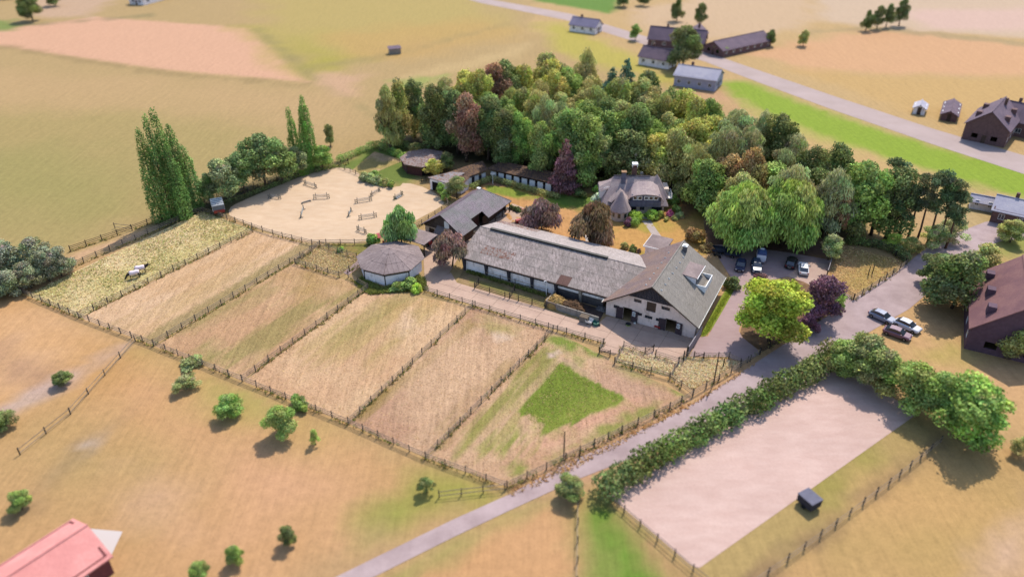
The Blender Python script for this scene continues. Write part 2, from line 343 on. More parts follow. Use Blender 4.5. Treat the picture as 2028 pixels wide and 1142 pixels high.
patch('paddock_4', [(482,755),(690,838),(936,606),(730,572)], .02, ((222,184,144),(212,170,132),12), [
 ([(600,690),(760,610),(850,610),(720,720)], (186,160,104), 3, 3, .7, 1.4), ([(760,600),(860,590),(880,610),(780,620)], (196,160,106), 2, 2, .7), ([(640,660),(800,580),(830,590),(660,690)], (162,148,88), 1.5, 1.8, .5, 1.0), ([(800,620),(830,650),(800,665),(780,650)], (226,190,156), 1.5, 1, .9)])
patch('paddock_5', [(692,838),(843,904),(1094,655),(938,607)], .02, ((206,168,134),(196,154,124),10), [
 ([(700,820),(930,640),(945,645),(715,830)], (160,134,80), .8, .8, .9, 1), ([(880,640),(1010,690),(920,800),(800,740)], (216,178,142), 4, 3, .8, 2), ([(960,640),(1010,650),(1020,665),(970,655)], (158,152,78), 2, 1.5, .7), ([(870,850),(1000,720),(1010,725),(880,860)], (168,142,92), 1, 1.2, .5, 1), ([(980,662),(1010,664),(1008,674),(985,672)], (222,196,172), 1, .5, .8)])
p6 = [(845,906),(1008,964),(1372,790),(1096,656)]
patch('paddock_6', p6, .02, ((212,174,138),(200,158,124),8), [
 ([(870,890),(1000,770),(1080,690),(1100,700),(1020,790),(900,900)], (136,140,60), 1.2, 1.6, .75, 1.3),
 ([(930,860),(1010,790),(1040,800),(980,880),(950,900)], (166,156,84), 1.5, 2, .6, 1),
 ([(1105,670),(1190,672),(1200,712),(1150,720),(1112,690)], (130,146,60), 1, 1.5, .95), ([(1140,680),(1170,690),(1160,705),(1135,698)], (206,168,130), .8, 1, .7),
 ([(1105,716),(1190,758),(1160,735),(1110,705)], (206,170,140), .6, .5, .8),
 ([(1214,715),(1370,770),(1350,785),(1290,765),(1215,735)], (150,152,80), 1, 1, .6),
 ([(1200,735),(1270,760),(1340,785),(1240,790),(1190,755)], (200,160,134), 2, 1.5, .8),
 ([(1090,895),(1250,825),(1340,775),(1352,782),(1200,860),(1010,950),(1000,940)], (140,148,66), .9, 1.3, .8),
 ([(1080,850),(1235,785),(1270,790),(1230,815),(1090,885),(1060,880)], (214,164,136), 1, .5, .9, .8, math.radians(30)),
 ([(960,890),(1020,850),(1050,860),(1000,910)], (140,150,58), 1.2, 1.5, .8, 1), ([(1105,716),(1237,790),(1225,797),(1070,864),(1078,840),(1026,815)], (126,142,54), .3, .45, 1, .9),
 ([(1150,790),(1237,790),(1072,864),(1080,835)], (152,158,70), 1.5, 1.5, .8), ([(1110,725),(1160,755),(1120,800),(1070,800)], (116,132,48), 2, 1.5, .7),
 ([(1085,700),(1105,697),(1102,708),(1088,708)], (214,184,168), .6, .4, .9)], .18)
patch('paddock_7', [(1640,548),(1690,588),(1795,520),(1668,482)], .02, ((206,164,118),(192,158,100),7), [([(1700,500),(1780,505),(1740,550),(1690,560)], (180,158,88), 2, 2, .7)])
patch('small_paddock', [(588,521),(672,546),(711,512),(636,485)], .02, ((196,164,120),(174,152,98),4), [], .25, TALL)
patch('weedy_corner', [(640,484),(712,511),(745,492),(728,482)], .02, ((176,140,90),(140,132,70),3), [], .25, TALL)
patch('front_pen', [(1217,716),(1326,746),(1345,716),(1236,685)], .02, ((232,204,162),(216,186,140),3), [([(1210,722),(1326,752),(1330,740),(1220,708)], (132,132,62), .3, .4, .8)], .25, TALL)
patch('corner_pen', [(1328,748),(1372,772),(1470,716),(1352,706)], .02, ((220,186,136),(200,164,110),4), [([(1340,720),(1380,715),(1370,740),(1340,738)], (224,200,180), 1.5, 1, .8)], .25, TALL)
patch('exercise_strip', [(905,558),(1080,612),(1102,580),(918,534)], .02, ((178,148,108),(150,132,86),3), [([(930,560),(1080,606),(1085,600),(935,552)], (158,150,84), .5, .5, .7)], .25, GRM)
patch('villa_lawn', [(1225,505),(1400,505),(1390,400),(1180,385)], .02, ((184,164,80),(214,164,98),7), [([(1330,380),(1400,380),(1400,420),(1350,430)], (130,100,74), 2, 2, .8), ([(1320,450),(1390,440),(1390,500),(1330,500)], (214,164,98), 3, 2, .7)], .3, GRM)  # dark brown layer right of the villa is shade painted into the lawn
patch('garden_lawn', [(1020,475),(1228,505),(1190,385),(950,366)], .02, ((218,164,108),(208,156,98),6), [
 ([(960,360),(1110,395),(1130,415),(1060,395),(950,380)], (138,156,60), 1, 1.5, .95), ([(1090,385),(1200,385),(1190,410),(1140,415),(1100,405)], (104,134,56), 1.2, 1, .95), ([(1205,440),(1235,430),(1235,505),(1215,500)], (176,164,82), 2, 2, .8)], .3, GRM)
patch('garden_plot', [(690,343),(735,345),(800,318),(742,300)], .02, ((212,176,136),(176,156,96),4), [], .3, TALL)
def flat(name, px, z, mat, world=False):
    P = px if world else PX(px); bm = bmesh.new(); vs_ = [bm.verts.new((p[0], p[1], z)) for p in P]; f = bm.faces.new(vs_)
    if f.normal.z < 0 or f.calc_area() and (f.normal_update() or f.normal.z < 0): f.normal_flip()
    me = bpy.data.meshes.new(name); bm.to_mesh(me); bm.free(); o = put(name, me, mat=mat); o['kind'] = 'structure'; return o
def smoothpoly(px, n=2):
    P = [Vector((p[0], p[1])) for p in px]
    for _ in range(n):
        Q = []
        for i in range(len(P)): a, b = P[i], P[(i+1) % len(P)]; Q += [a*.75+b*.25, a*.25+b*.75]
        P = Q
    return P
road_m = soil_sheet('worn_asphalt', (208,184,182), (186,162,160), .3, None, 5, .01, 0, (1, 1, 1))
flat('road', [(600,1174),(738,1106),(900,1027),(1012,977),(1120,918),(1300,838),(1372,800),(1500,716),(1660,612),(1780,535),(1850,478),(1950,440),(2100,410),(2400,370),(2400,420),(2120,435),(1960,485),(1880,545),(1800,612),(1700,670),(1590,735),(1400,850),(1140,950),(1014,1008),(900,1062),(738,1143),(600,1212)], .04, road_m)
flat('far_road', [(900,-30),(960,-3),(1130,28),(1290,76),(1400,104),(1480,132),(1650,190),(1850,256),(2028,308),(2400,400),(2400,460),(2028,345),(1850,287),(1650,218),(1480,155),(1395,122),(1280,90),(1120,40),(950,6),(860,-20)], .03, soil_sheet('far_asphalt', (206,184,178), (198,176,168), .2, None, 10, .01))
flat('farm_lane', [(1850,455),(1900,462),(2028,452),(2200,450),(2200,470),(2028,474),(1880,480)], .05, road_m)
drive_m = soil_sheet('driveway_paving', (198,170,166), (190,160,156), .5, None, 16, .02, -ROT, (1, 3, 1))
flat('driveway', [(1364,708),(1384,668),(1402,666),(1459,566),(1440,538),(1418,502),(1404,486),(1440,484),(1560,500),(1645,515),(1637,546),(1655,562),(1664,575),(1690,590),(1672,607),(1655,603),(1640,585),(1600,560),(1560,548),(1500,560),(1478,600),(1463,655),(1470,668),(1500,692),(1503,703),(1468,716),(1440,706),(1376,706)], .05, drive_m)
flat('parking_bay', [(1560,545),(1600,518),(1642,524),(1637,546),(1655,562),(1640,585),(1600,565)], .056, soil_sheet('parking_paving', (216,186,168), (206,172,158), .5))
flat('tree_bed', smoothpoly([(1463,655),(1474,672),(1505,695),(1520,692),(1660,608),(1655,598),(1600,560),(1560,550),(1500,570)], 1), .06, soil_sheet('bed_soil', (160,124,92), (122,92,66), .8, (90,88,50)))
flat('sand_arena', smoothpoly([(453,413),(470,402),(588,352),(640,336),(680,331),(714,343),(708,354),(740,366),(790,372),(800,360),(850,374),(883,400),(870,412),(826,435),(770,465),(731,480),(618,480),(541,463),(454,430)], 1), .03,
     soil_sheet('arena_sand', (244,212,178), (234,200,164), .35, None, 9, .06, .5, (1, 2.5, 1)))
flat('neighbour_arena', [(1207,982),(1632,728),(1700,745),(1818,818),(1385,1124),(1370,1120)], .03, soil_sheet('pale_sand', (236,202,188), (224,188,174), .25, None, 3, .05, -.6, (1, 3, 1)))
flat('garden_path', [(1268,424),(1284,428),(1294,446),(1308,466),(1322,484),(1304,488),(1293,468),(1281,450),(1270,436)], .05, soil_sheet('path_slabs', (214,198,190), (200,182,176), 1.2, None, 14, .03))
flat('patio', [(915,480),(950,440),(985,425),(1015,403),(1038,412),(1034,428),(1030,448),(1060,462),(1000,440),(965,450),(938,478),(908,510),(890,540),(850,575),(842,570),(838,500),(850,480),(826,470),(840,455)], .045, soil_sheet('patio_concrete', (222,190,164), (212,176,154), .6, None, 12, .02))
flat('terrace', [(1158,466),(1198,462),(1200,482),(1160,478)], .05, soil_sheet('terrace_slabs', (226,214,206), (212,200,196), .8))
flat('grass_verge', smoothpoly([(1384,668),(1402,664),(1430,618),(1459,566),(1449,556),(1420,600)], 1), .065, soil_sheet('lush_verge', (160,168,64), (136,150,56), 1.0, (180,180,84), 9, .12))
flat('track_to_hut', [(690,545),(712,528),(722,520),(712,512),(695,528),(680,540)], .045, drive_m)
flat('pale_terrace', [(150,1125),(165,1045),(243,1052),(200,1142),(170,1180)], .04, plain('pale_slabs', (232,218,212), .9))

# ------------------------------------------------------------------ sheets, slabs and boards laid on a polygon
def clip(poly, a, b, c):    # keep a*x+b*y<=c
    out = []
    for i in range(len(poly)):
        p, q = poly[i], poly[(i+1) % len(poly)]; dp = a*p[0]+b*p[1]-c; dq = a*q[0]+b*q[1]-c
        if dp <= 0: out.append(p)
        if dp*dq < 0: t = dp/(dp-dq); out.append((p[0]+(q[0]-p[0])*t, p[1]+(q[1]-p[1])*t))
    return out
def clip_convex(cell, poly):
    n = len(poly); ar = sum(poly[i][0]*poly[(i+1) % n][1]-poly[(i+1) % n][0]*poly[i][1] for i in range(n))
    if ar < 0: poly = poly[::-1]
    for i in range(n):
        p, q = poly[i], poly[(i+1) % n]; dx, dy = q[0]-p[0], q[1]-p[1]
        cell = clip(cell, dy, -dx, dy*p[0]-dx*p[1])
        if len(cell) < 3: return []
    return cell
def area(p): return abs(sum(p[i][0]*p[(i+1) % len(p)][1]-p[(i+1) % len(p)][0]*p[i][1] for i in range(len(p))))/2
def cover(parent, name, O, U, S, polys, cw, ch, mat, th=.035, tilt=.022, gap=.015, lift=.02, jit=.006, stagger=False, alt=None):
    """lay sheets (cw x ch) over convex polygons given in (u,s) metres of the plane O,U,S"""
    O = Vector(O); U = Vector(U).normalized(); S = Vector(S).normalized(); N = U.cross(S)
    if N.z < 0: N = -N
    full = None; cnt = 0
    for poly in polys:
        u0 = math.floor(min(p[0] for p in poly)/cw-1); u1 = math.ceil(max(p[0] for p in poly)/cw+1); s0 = math.floor(min(p[1] for p in poly)/ch); s1 = math.ceil(max(p[1] for p in poly)/ch)
        for j in range(s0, s1):
            for i in range(u0, u1):
                x0 = i*cw+(cw/2 if stagger and j % 2 else 0); y0 = j*ch
                c = clip_convex([(x0, y0), (x0+cw-gap, y0), (x0+cw-gap, y0+ch-gap*(tilt == 0)), (x0, y0+ch-gap*(tilt == 0))], poly)
                if len(c) < 3 or area(c) < .02: continue
                c = [(p[0]-x0, p[1]-y0) for p in c]; whole = area(c) > .995*(cw-gap)*(ch-gap*(tilt == 0))
                if whole and full: me = full
                else:
                    z1 = [th+tilt*(1-p[1]/ch) for p in c]; me = MB().prism(c, [z-th for z in z1], z1).mesh(name); me.materials.append(mat)
                    if whole: full = me
                o = link(bpy.data.objects.new(name, me)); o.parent = parent; cnt += 1
                if alt and alt(x0, y0):
                    me2 = me.copy(); me2.materials.clear(); me2.materials.append(alt(x0, y0)); o.data = me2
                p = O+U*x0+S*y0+N*(lift+random.uniform(0, jit)); m = Matrix((U, S, N)).transposed().to_4x4(); m.translation = p
                o.matrix_local = m
    return cnt
# farmyard concrete cast in slabs
yard_poly = [(845,577),(1000,622),(1195,678),(1188,694),(1216,704),(1236,690),(1345,722),(1362,708),(1374,668),(1202,626),(1180,645),(1078,612),(905,560),(893,540),(850,565)]
yard = flat('yard', yard_poly, .03, soil_sheet('yard_joint_soil', (150,128,108), (130,110,92), 1))
YO = G(845, 577); YU = Vector((math.cos(math.radians(-28)), math.sin(math.radians(-28)), 0)); YS = Vector((-YU.y, YU.x, 0))
slab_m = soil_sheet('yard_concrete', (226,192,170), (212,178,158), .5, None, 10, .012)
def tri_polys(pxs):
    P = [(((p-YO).dot(YU)), ((p-YO).dot(YS))) for p in PX(pxs)]
    from mathutils.geometry import tessellate_polygon
    return [[P[i] for i in t] for t in tessellate_polygon([[Vector((a, b, 0)) for a, b in P]])]
yquads = [[(845,577),(1000,622),(1078,612),(905,560)], [(1000,622),(1195,678),(1180,645),(1078,612)], [(1195,678),(1362,708),(1374,668),(1202,626),(1180,645)], [(1195,678),(1188,694),(1345,722),(1362,708)], [(845,577),(905,560),(893,540),(850,565)]]
for yq in yquads:
    cover(yard, 'concrete_slab', (YO.x, YO.y, .03), YU, YS, [[((p-YO).dot(YU), (p-YO).dot(YS)) for p in PX(yq)]], 4.2, 3.4, slab_m, .03, 0, .05, .0, .004)

# ------------------------------------------------------------------ fences
wood = worn('weathered_wood', (150,130,110), .3, 2.5, rnd=.3); dark_wood = worn('dark_wood', (88,78,70), .3, 2.5, rnd=.3); grey_rail = worn('grey_rail', (196,176,156), .3, 2.5, rnd=.3)
UB = MB().box(-.5, .5, -.5, .5, -.5, .5).mesh('rail'); UB.materials.append(grey_rail)
UD = MB().box(-.5, .5, -.5, .5, -.5, .5).mesh('rail'); UD.materials.append(dark_wood)
pst = MB().box(-.065, .065, -.065, .065, 0, 1).mesh('post'); pst.materials.append(dark_wood)
def rail(parent, a, b, w_=.04, h_=.12, me=None, name='rail'):
    a, b = Vector(a), Vector(b); d = b-a; o = link(bpy.data.objects.new(name, me or UB)); o.parent = parent
    o.location = (a+b)/2; o.rotation_euler = (0, -math.atan2(d.z, math.hypot(d.x, d.y)), math.atan2(d.y, d.x)); o.scale = (d.length, w_, h_); return o
FENCES = []
def fence(px, label, rails=3, h=1.2, sp=2.7, group='paddock fences', dark=False, world=False, ph=None):
    P = [Vector((p[0], p[1], 0)) for p in (px if world else PX(px))]; o0 = P[0].copy()
    t = thing('paddock_fence', label, 'fence', o0, group=group); pts = [P[0]]
    for a, b in zip(P, P[1:]):
        n = max(1, round((b-a).length/sp)); pts += [a.lerp(b, (i+1)/n) for i in range(n)]
    hs = [h*random.uniform(.97, 1.08) for _ in pts]
    for p, hh in zip(pts, hs):
        q = put('post', pst, t, p-o0, (random.uniform(-.03, .03), random.uniform(-.03, .03), random.uniform(0, .2)), (random.uniform(.85, 1.1),)*2+(hh+.08,))
    for (p, q) in zip(pts, pts[1:]):
        side = Vector((-(q-p).y, (q-p).x, 0)).normalized()*.09
        for k in range(rails):
            z = h*(.36+.58*k/max(1, rails-1)) if rails > 1 else h*.9
            rail(t, p-o0-side+Vector((0, 0, z+random.uniform(-.03, .03))), q-o0-side+Vector((0, 0, z+random.uniform(-.03, .03))), .04, .09, UD if dark else UB)
    FENCES.append((P, h)); return t
def gate(a, b, label, world=False, h=1.15):
    A, B = (Vector(a), Vector(b)) if world else (G(*a), G(*b)); A.z = B.z = 0
    t = thing('field_gate', label, 'gate', A, group='field gates'); d = B-A; L = d.length; ez = Vector((0, 0, 1))
    for p in (A, B): put('post', pst, t, p-A, sc=(1, 1, h+.2))
    for k in range(4): rail(t, ez*(.25+.28*k), d+ez*(.25+.28*k), .04, .07, UD)
    rail(t, ez*.25, d+ez*1.09, .04, .07, UD, 'brace'); return t
fence([(47,582),(157,629),(305,685),(480,755),(690,840)], 'long post-and-rail fence along the lower left edge of the paddocks, left half')
fence([(690,840),(843,908),(1004,966)], 'post-and-rail fence along the lower left edge running into the front corner')
fence([(1004,966),(1120,910),(1231,856),(1326,810),(1372,784)], 'long roadside fence from the front corner up past the green grass patch')
fence([(1372,784),(1448,738),(1485,716),(1503,702)], 'roadside fence section beside the small corner pen')
fence([(1505,701),(1560,668),(1620,632),(1662,606)], 'roadside fence running below the round green tree and purple tree', dark=True)
fence([(1690,594),(1740,562),(1795,524)], 'roadside fence with thick posts on the dry paddock by the pines')
fence([(1690,594),(1668,582),(1650,570)], 'short fence return at the drive entrance beside the dry paddock')
fence([(1662,482),(1700,486),(1754,494),(1793,523)], 'shaded back fence of the dry paddock under the trees', dark=True)
fence([(157,629),(500,460)], 'rail fence between the tall-grass paddock with the horses and the next paddock')
fence([(305,685),(634,487)], 'rail fence between the second and third paddock from the left')
fence([(480,755),(729,572)], 'rail fence between the third and fourth paddock, ending beside the white octagonal hut')
fence([(690,840),(937,607)], 'rail fence between the fourth and fifth paddock, ending at the yard')
fence([(843,908),(1095,656)], 'rail fence along the left of the paddock with the green grass patch')
fence([(402,420),(434,429),(500,452),(541,466),(618,485)], 'fence between the sand arena and the upper ends of the left paddocks', rails=3)
fence([(618,485),(731,484)], 'straight front fence of the sand arena beside the small weedy paddock')
fence([(790,470),(835,446),(888,411)], 'grey rail fence of the sand arena beside the purple-grey stable roof')
fence([(888,411),(876,384),(858,370)], 'short fence at the right corner of the sand arena near the white-walled shed')
fence([(634,487),(669,500),(707,512)], 'fence across the top of the small weedy paddock')
fence([(585,523),(672,549),(712,526)], 'fence round the lower side of the small weedy paddock')
fence([(585,523),(634,487)], 'short fence at the left end of the small weedy paddock')
fence([(690,550),(728,572)], 'short shaded fence at the foot of the octagonal hut')
fence([(842,578),(941,608),(1061,644),(1086,651)], 'yard fence with dark posts, left part facing the long barn')
fence([(1122,661),(1195,682),(1187,700)], 'yard fence end that turns down to the paddock by the green strip')
fence([(1086,651),(1122,661)], 'closed rail section in the yard fence between two thick posts', rails=4, sp=2)
fence([(1217,720),(1235,688),(1277,701)], 'fence round the left end of the straw-coloured front pen')
fence([(1298,706),(1343,720)], 'fence between front pen and yard, right of the open gate')
fence([(1217,720),(1326,750),(1372,784)], 'fence along the lower side of the straw-coloured front pen')
fence([(1326,750),(1344,720),(1354,708),(1374,709)], 'fence between the straw-coloured front pen and the corner pen')
fence([(1393,710),(1443,710),(1466,722),(1480,718)], 'fence along the drive at the top of the corner pen')
fence([(140,498),(262,456),(322,434),(380,412),(480,378),(570,350),(645,324)], 'outer rail fence along the meadow behind the poplars', dark=True)
fence([(140,532),(192,509),(385,424),(402,420)], 'inner rail fence above the tall-grass paddock in the poplar shade')
fence([(402,420),(450,398),(570,353),(660,330),(690,325)], 'shaded fence between the tree row and the sand arena', dark=True)
fence([(940,572),(1000,590),(1081,610)], 'front fence of the grass exercise strip before the long barn', rails=3, dark=True)
fence([(962,548),(1020,564),(1084,583)], 'low inner fence close to the white barn wall', rails=2, h=1.1)
fence([(672,332),(716,350)], 'short fence at the top corner of the sand arena', rails=2, h=1.0, sp=2)
fence([(752,300),(775,280),(800,270)], 'pale rail fence in the grass by the left end of the wood', rails=3)
fence([(228,452),(262,456)], 'small broken fence spur in the meadow left of the poplars', rails=2)
fence([(1145,1003),(1142,1200)], 'thin fence between the stubble field and the green grass strip at the bottom', rails=2)
fence([(1205,988),(1372,1132),(1450,1190)], 'dark rail fence along the near end of the pale neighbouring arena', rails=2)
fence([(1480,1165),(1560,1110),(1655,1040),(1760,960),(1862,876)], 'long dark fence across the field right of the pale neighbouring arena', rails=2)
fence([(40,900),(140,820),(268,676)], 'faint old rail fence in the dry field at lower left', rails=2, h=1.1, sp=4)
fence([(870,985),(1000,970)], 'short dark fence beside the road below the front corner', rails=2)
gate((1187,700), (1208,706), 'small closed gate at the corner of yard and green strip')
gate((1277,701), (1294,695), 'open gate of the straw-coloured front pen')
gate((1374,709), (1393,712), 'slanted field gate between corner pen and drive')
gate((940,572), (948,562), 'open gate at the left end of the grass exercise strip')
gate((1009,592), (1019,576), 'open gate across the middle of the grass exercise strip')
gate((835,362), (844,359), 'little gate on the path to the round brown hut', h=1)

# ------------------------------------------------------------------ foliage
def leaves(lobes, n, size, mode='round', tone=.36, inner=.25, seed=0, up=.25):
    r = np.random.default_rng(seed); L = np.array(lobes, float); wgt = (L[:, 3]*L[:, 4]+L[:, 3]*L[:, 5]+L[:, 4]*L[:, 5]); wgt /= wgt.sum()
    N = int(n*1.7); k = r.choice(len(L), N, p=wgt); d = r.normal(size=(N, 3)); d[:, 2] += up; d /= np.linalg.norm(d, axis=1)[:, None]
    rad = np.where(r.random(N) < inner, r.uniform(.35, .85, N), r.uniform(.82, 1.12, N))
    # ragged surface: bumps on every lobe
    ph = L[k, 0]*5; bumps = 1+.2*np.sin(d[:, 0]*7+ph)*np.sin(d[:, 1]*6+ph*1.3)*np.cos(d[:, 2]*7+ph)*1.4
    P = L[k, :3]+d*L[k, 3:6]*(rad*bumps)[:, None]
    q = (((P[:, None, :]-L[None, :, :3])/L[None, :, 3:6])**2).sum(-1); q[np.arange(N), k] = 9; keep = q.min(1) > .5
    P = P[keep][:n]; d = d[keep][:n]; k = k[keep][:n]; n = len(P)
    lob = r.uniform(1-tone, 1+tone, len(L)); hue = r.normal(0, .075, (len(L), 3))
    if mode == 'weep':
        nrm = np.stack([r.normal(size=n)+d[:, 0], r.normal(size=n)+d[:, 1], r.normal(size=n)*.25], -1)
        bdir = np.stack([d[:, 0]*.35+r.normal(size=n)*.18, d[:, 1]*.35+r.normal(size=n)*.18, -np.ones(n)], -1)
        sx = size*r.uniform(.35, .6, n); sy = size*r.uniform(1.0, 2.3, n)
    elif mode == 'needle':
        nrm = d*.5+r.normal(size=(n, 3))*.6; nrm[:, 2] += .5; bdir = d+r.normal(size=(n, 3))*.4; sx = size*r.uniform(.3, .5, n); sy = size*r.uniform(.8, 1.5, n)
    else:
        nrm = d+r.normal(size=(n, 3))*.55; bdir = r.normal(size=(n, 3)); bdir[:, 2] -= .4; sx = size*r.uniform(.55, 1, n); sy = size*r.uniform(.7, 1.35, n)
    nrm /= np.linalg.norm(nrm, axis=1)[:, None]; a = np.cross(nrm, bdir); a /= np.linalg.norm(a, axis=1)[:, None]+1e-9; b = np.cross(a, nrm)
    if mode == 'weep': b = bdir/np.linalg.norm(bdir, axis=1)[:, None]
    A = a*sx[:, None]*.5; B = b*sy[:, None]*.5
    bend = nrm*(size*.18)
    V = np.stack([P-B, P+A*1.0-bend, P+B, P-A-bend], 1)     # a bent leaf spray
    t = r.uniform(.55, 1.5, n)*lob[k]; c = np.clip(t[:, None]*(1+hue[k]+r.normal(0, .06, (n, 3))), .2, 2.2)
    return V, c
def leaf_mesh(name, lobes, n, size, mode='round', **kw):
    V, c = leaves(lobes, n, size, mode, **kw); n = len(V); me = bpy.data.meshes.new(name)
    me.vertices.add(n*4); me.vertices.foreach_set('co', V.reshape(-1).astype(np.float32))
    i = np.arange(n)*4; f = np.stack([i, i+1, i+3, i+1, i+2, i+3], -1).reshape(-1)
    me.loops.add(n*6); me.loops.foreach_set('vertex_index', f.astype(np.int32)); me.polygons.add(n*2)
    me.polygons.foreach_set('loop_start', np.arange(0, n*6, 3, dtype=np.int32)); me.polygons.foreach_set('loop_total', np.full(n*2, 3, np.int32))
    me.update(calc_edges=True); set_col(me, np.repeat(c, 4, 0)); me.materials.append(LEAF); return me
def lobes_round(seed, R=4, H=9, n=22, lr=(1.1, 1.9), flat_=.85, z0=0, taper=.3):
    r = random.Random(seed); out = []
    for i in range(n):
        a = r.uniform(0, 6.283); zz = r.uniform(.12, .9); prof = math.sin(math.pi*min(1, (zz*.82+.16)))**.6*(1-taper*max(0, zz-.5)); q = R*prof*math.sqrt(r.uniform(.12, 1))*.78
        s = r.uniform(*lr)*(1.1-.35*zz); out.append((q*math.cos(a), q*math.sin(a), z0+zz*H, s, s, s*flat_))
    out.append((0, 0, z0+H*.5, R*.5, R*.5, H*.36)); out.append((0, 0, z0+H*.86, R*.3, R*.3, H*.13)); return out
def lobes_poplar(seed, R=1.9, H=19):
    r = random.Random(seed); out = []
    for k in range(5):
        a = r.uniform(0, 6.28); q = R*.45*(k > 0); hx, hy = q*math.cos(a), q*math.sin(a); top = H*(1 if k == 0 else r.uniform(.6, .9))
        z = .8
        while z < top-.5:
            f = z/top; s = R*.55*(math.sin(math.pi*min(1, f*.72+.2))**.5)*r.uniform(.8, 1.2)+.12; out.append((hx*(1-f*.4)+r.uniform(-.3, .3), hy*(1-f*.4)+r.uniform(-.3, .3), z, s, s, s*2.0)); z += s*1.5
    return out
def lobes_pine(seed, R=3, H=12):
    r = random.Random(seed); out = []
    for i in range(15):
        z = H*r.uniform(.5, .97); f = (z/H-.5)*2; q = R*(1-.5*f)*r.uniform(.2, .85); a = r.uniform(0, 6.28); s = r.uniform(.7, 1.25); out.append((q*math.cos(a), q*math.sin(a), z, s, s, s*.5))
    out.append((0, 0, H*.96, .9, .9, .7)); return out
def lobes_spruce(seed, R=2.6, H=13):
    r = random.Random(seed); out = []
    for i in range(34):
        f = (i+.5)/34; z = H*(.04+.94*f); rr = R*(1-f)**.8*(1.05 if i % 2 else .8)+.15; a = i*2.4; q = rr*.6; s = rr*.5+.18; out.append((q*math.cos(a), q*math.sin(a), z, s, s, s*.6))
    return out
CM = {}
def cm(key):
    if key in CM: return CM[key]
    k, i = key; S_ = i*13+hash(k) % 7*0+len(k)
    if k == 'broad': me = leaf_mesh('crown', lobes_round(S_, 4, 9, 26, (.95, 1.7)), 8000, .37, seed=S_)
    elif k == 'fine': me = leaf_mesh('crown', lobes_round(S_+5, 3.6, 10, 34, (.7, 1.25)), 8500, .28, 'weep', seed=S_, tone=.2, up=.5)
    elif k == 'tall': me = leaf_mesh('crown', lobes_round(S_+9, 3.4, 12, 30, (.85, 1.5), 1.1), 8500, .35, seed=S_)
    elif k == 'loose': me = leaf_mesh('crown', lobes_round(S_+3, 4, 8, 20, (.7, 1.2)), 5000, .32, seed=S_, inner=.15)
    elif k == 'weep': me = leaf_mesh('crown', lobes_round(S_+2, 4, 6.5, 26, (.9, 1.5)), 6500, .5, 'weep', seed=S_, up=.7, tone=.35)
    elif k == 'hero': me = leaf_mesh('crown', lobes_round(S_+4, 4, 8, 46, (.8, 1.35), .85, 0, .2), 15000, .3, seed=S_, tone=.22)
    elif k == 'willow': me = leaf_mesh('crown', lobes_round(S_+8, 4, 7, 44, (.9, 1.5), 1.0, 0, .05), 20000, .3, 'weep', seed=S_, up=.7, tone=.25)
    elif k == 'poplar': me = leaf_mesh('crown', lobes_poplar(S_), 11000, .3, seed=S_, up=0)
    elif k == 'pine': me = leaf_mesh('crown', lobes_pine(S_), 3200, .42, 'needle', seed=S_)
    elif k == 'spruce': me = leaf_mesh('crown', lobes_spruce(S_), 4500, .42, 'weep', seed=S_, up=.1)
    elif k == 'bush': me = leaf_mesh('foliage', lobes_round(S_+1, 1.0, 1.5, 12, (.35, .6)), 1500, .2, seed=S_, z0=0) if False else leaf_mesh('foliage', lobes_round(S_+1, 1.0, 1.4, 12, (.35, .55)), 1500, .2, seed=S_)
    elif k == 'ball': me = leaf_mesh('foliage', [(0, 0, .72, 1, 1, .75), (.2, .2, .8, .85, .85, .7)], 1800, .14, seed=S_, tone=.08)
    CM[key] = me; return me
NOM = {'broad': (4, 9), 'fine': (3.6, 10), 'tall': (3.4, 12), 'loose': (4, 8), 'weep': (4, 6.5), 'hero': (4, 8), 'willow': (4, 7), 'poplar': (2.2, 19), 'pine': (3, 12), 'spruce': (2.6, 13), 'bush': (1.1, 1.7), 'ball': (1, 1.45)}
NV = {'broad': 6, 'fine': 4, 'tall': 4, 'loose': 3, 'weep': 3, 'hero': 1, 'willow': 1, 'poplar': 4, 'pine': 3, 'spruce': 2, 'bush': 4, 'ball': 1}
bark = worn('bark', (120,100,84), .3, 3, bump=.05); birch_bark = worn('pale_bark', (190,180,170), .3, 3)
def trunk_mesh(seed, lean=.0):
    r = random.Random(seed); m = MB(); m.tube([(0, 0, -.1), (r.uniform(-.1, .1), r.uniform(-.1, .1), 1.5), (r.uniform(-.2, .2), r.uniform(-.2, .2), 3.5), (r.uniform(-.3, .3), r.uniform(-.3, .3), 6)], [.3, .22, .17, .07], 7)
    for i in range(6):
        a = i*1.05+r.uniform(-.3, .3); z = r.uniform(1.6, 4); R = r.uniform(1.2, 2.3)
        m.tube([(0, 0, z), (R*.5*math.cos(a), R*.5*math.sin(a), z+1.0), (R*math.cos(a), R*math.sin(a), z+2.2)], [.12, .08, .03], 5, False)
    return m.mesh('trunk', True)
TR = [trunk_mesh(i) for i in range(4)]
for t_ in TR: t_.materials.append(bark)
PTR = MB().tube([(0, 0, -.1), (.1, 0, 3), (-.1, .1, 7), (.05, 0, 11.5)], [.26, .2, .15, .05], 7).mesh('trunk', True); PTR.materials.append(worn('pine_bark', (140,104,84), .3, 3))
FK = .72
COLK = {'dg': (106,114,70), 'mg': (126,142,78), 'og': (150,148,92), 'gg': (142,144,100), 'or': (152,128,86), 'rb': (150,116,92), 'bg': (134,156,82), 'yg': (160,156,84), 'bt': (88,110,90), 'pu': (122,92,90), 'cb': (130,104,90), 'pg': (146,154,104),
        'hero': (150,160,66), 'pw': (110,82,92), 'wi': (142,158,84), 'vi': (160,180,80), 'sg': (128,130,104), 'ol': (128,132,84)}
ntree = 0
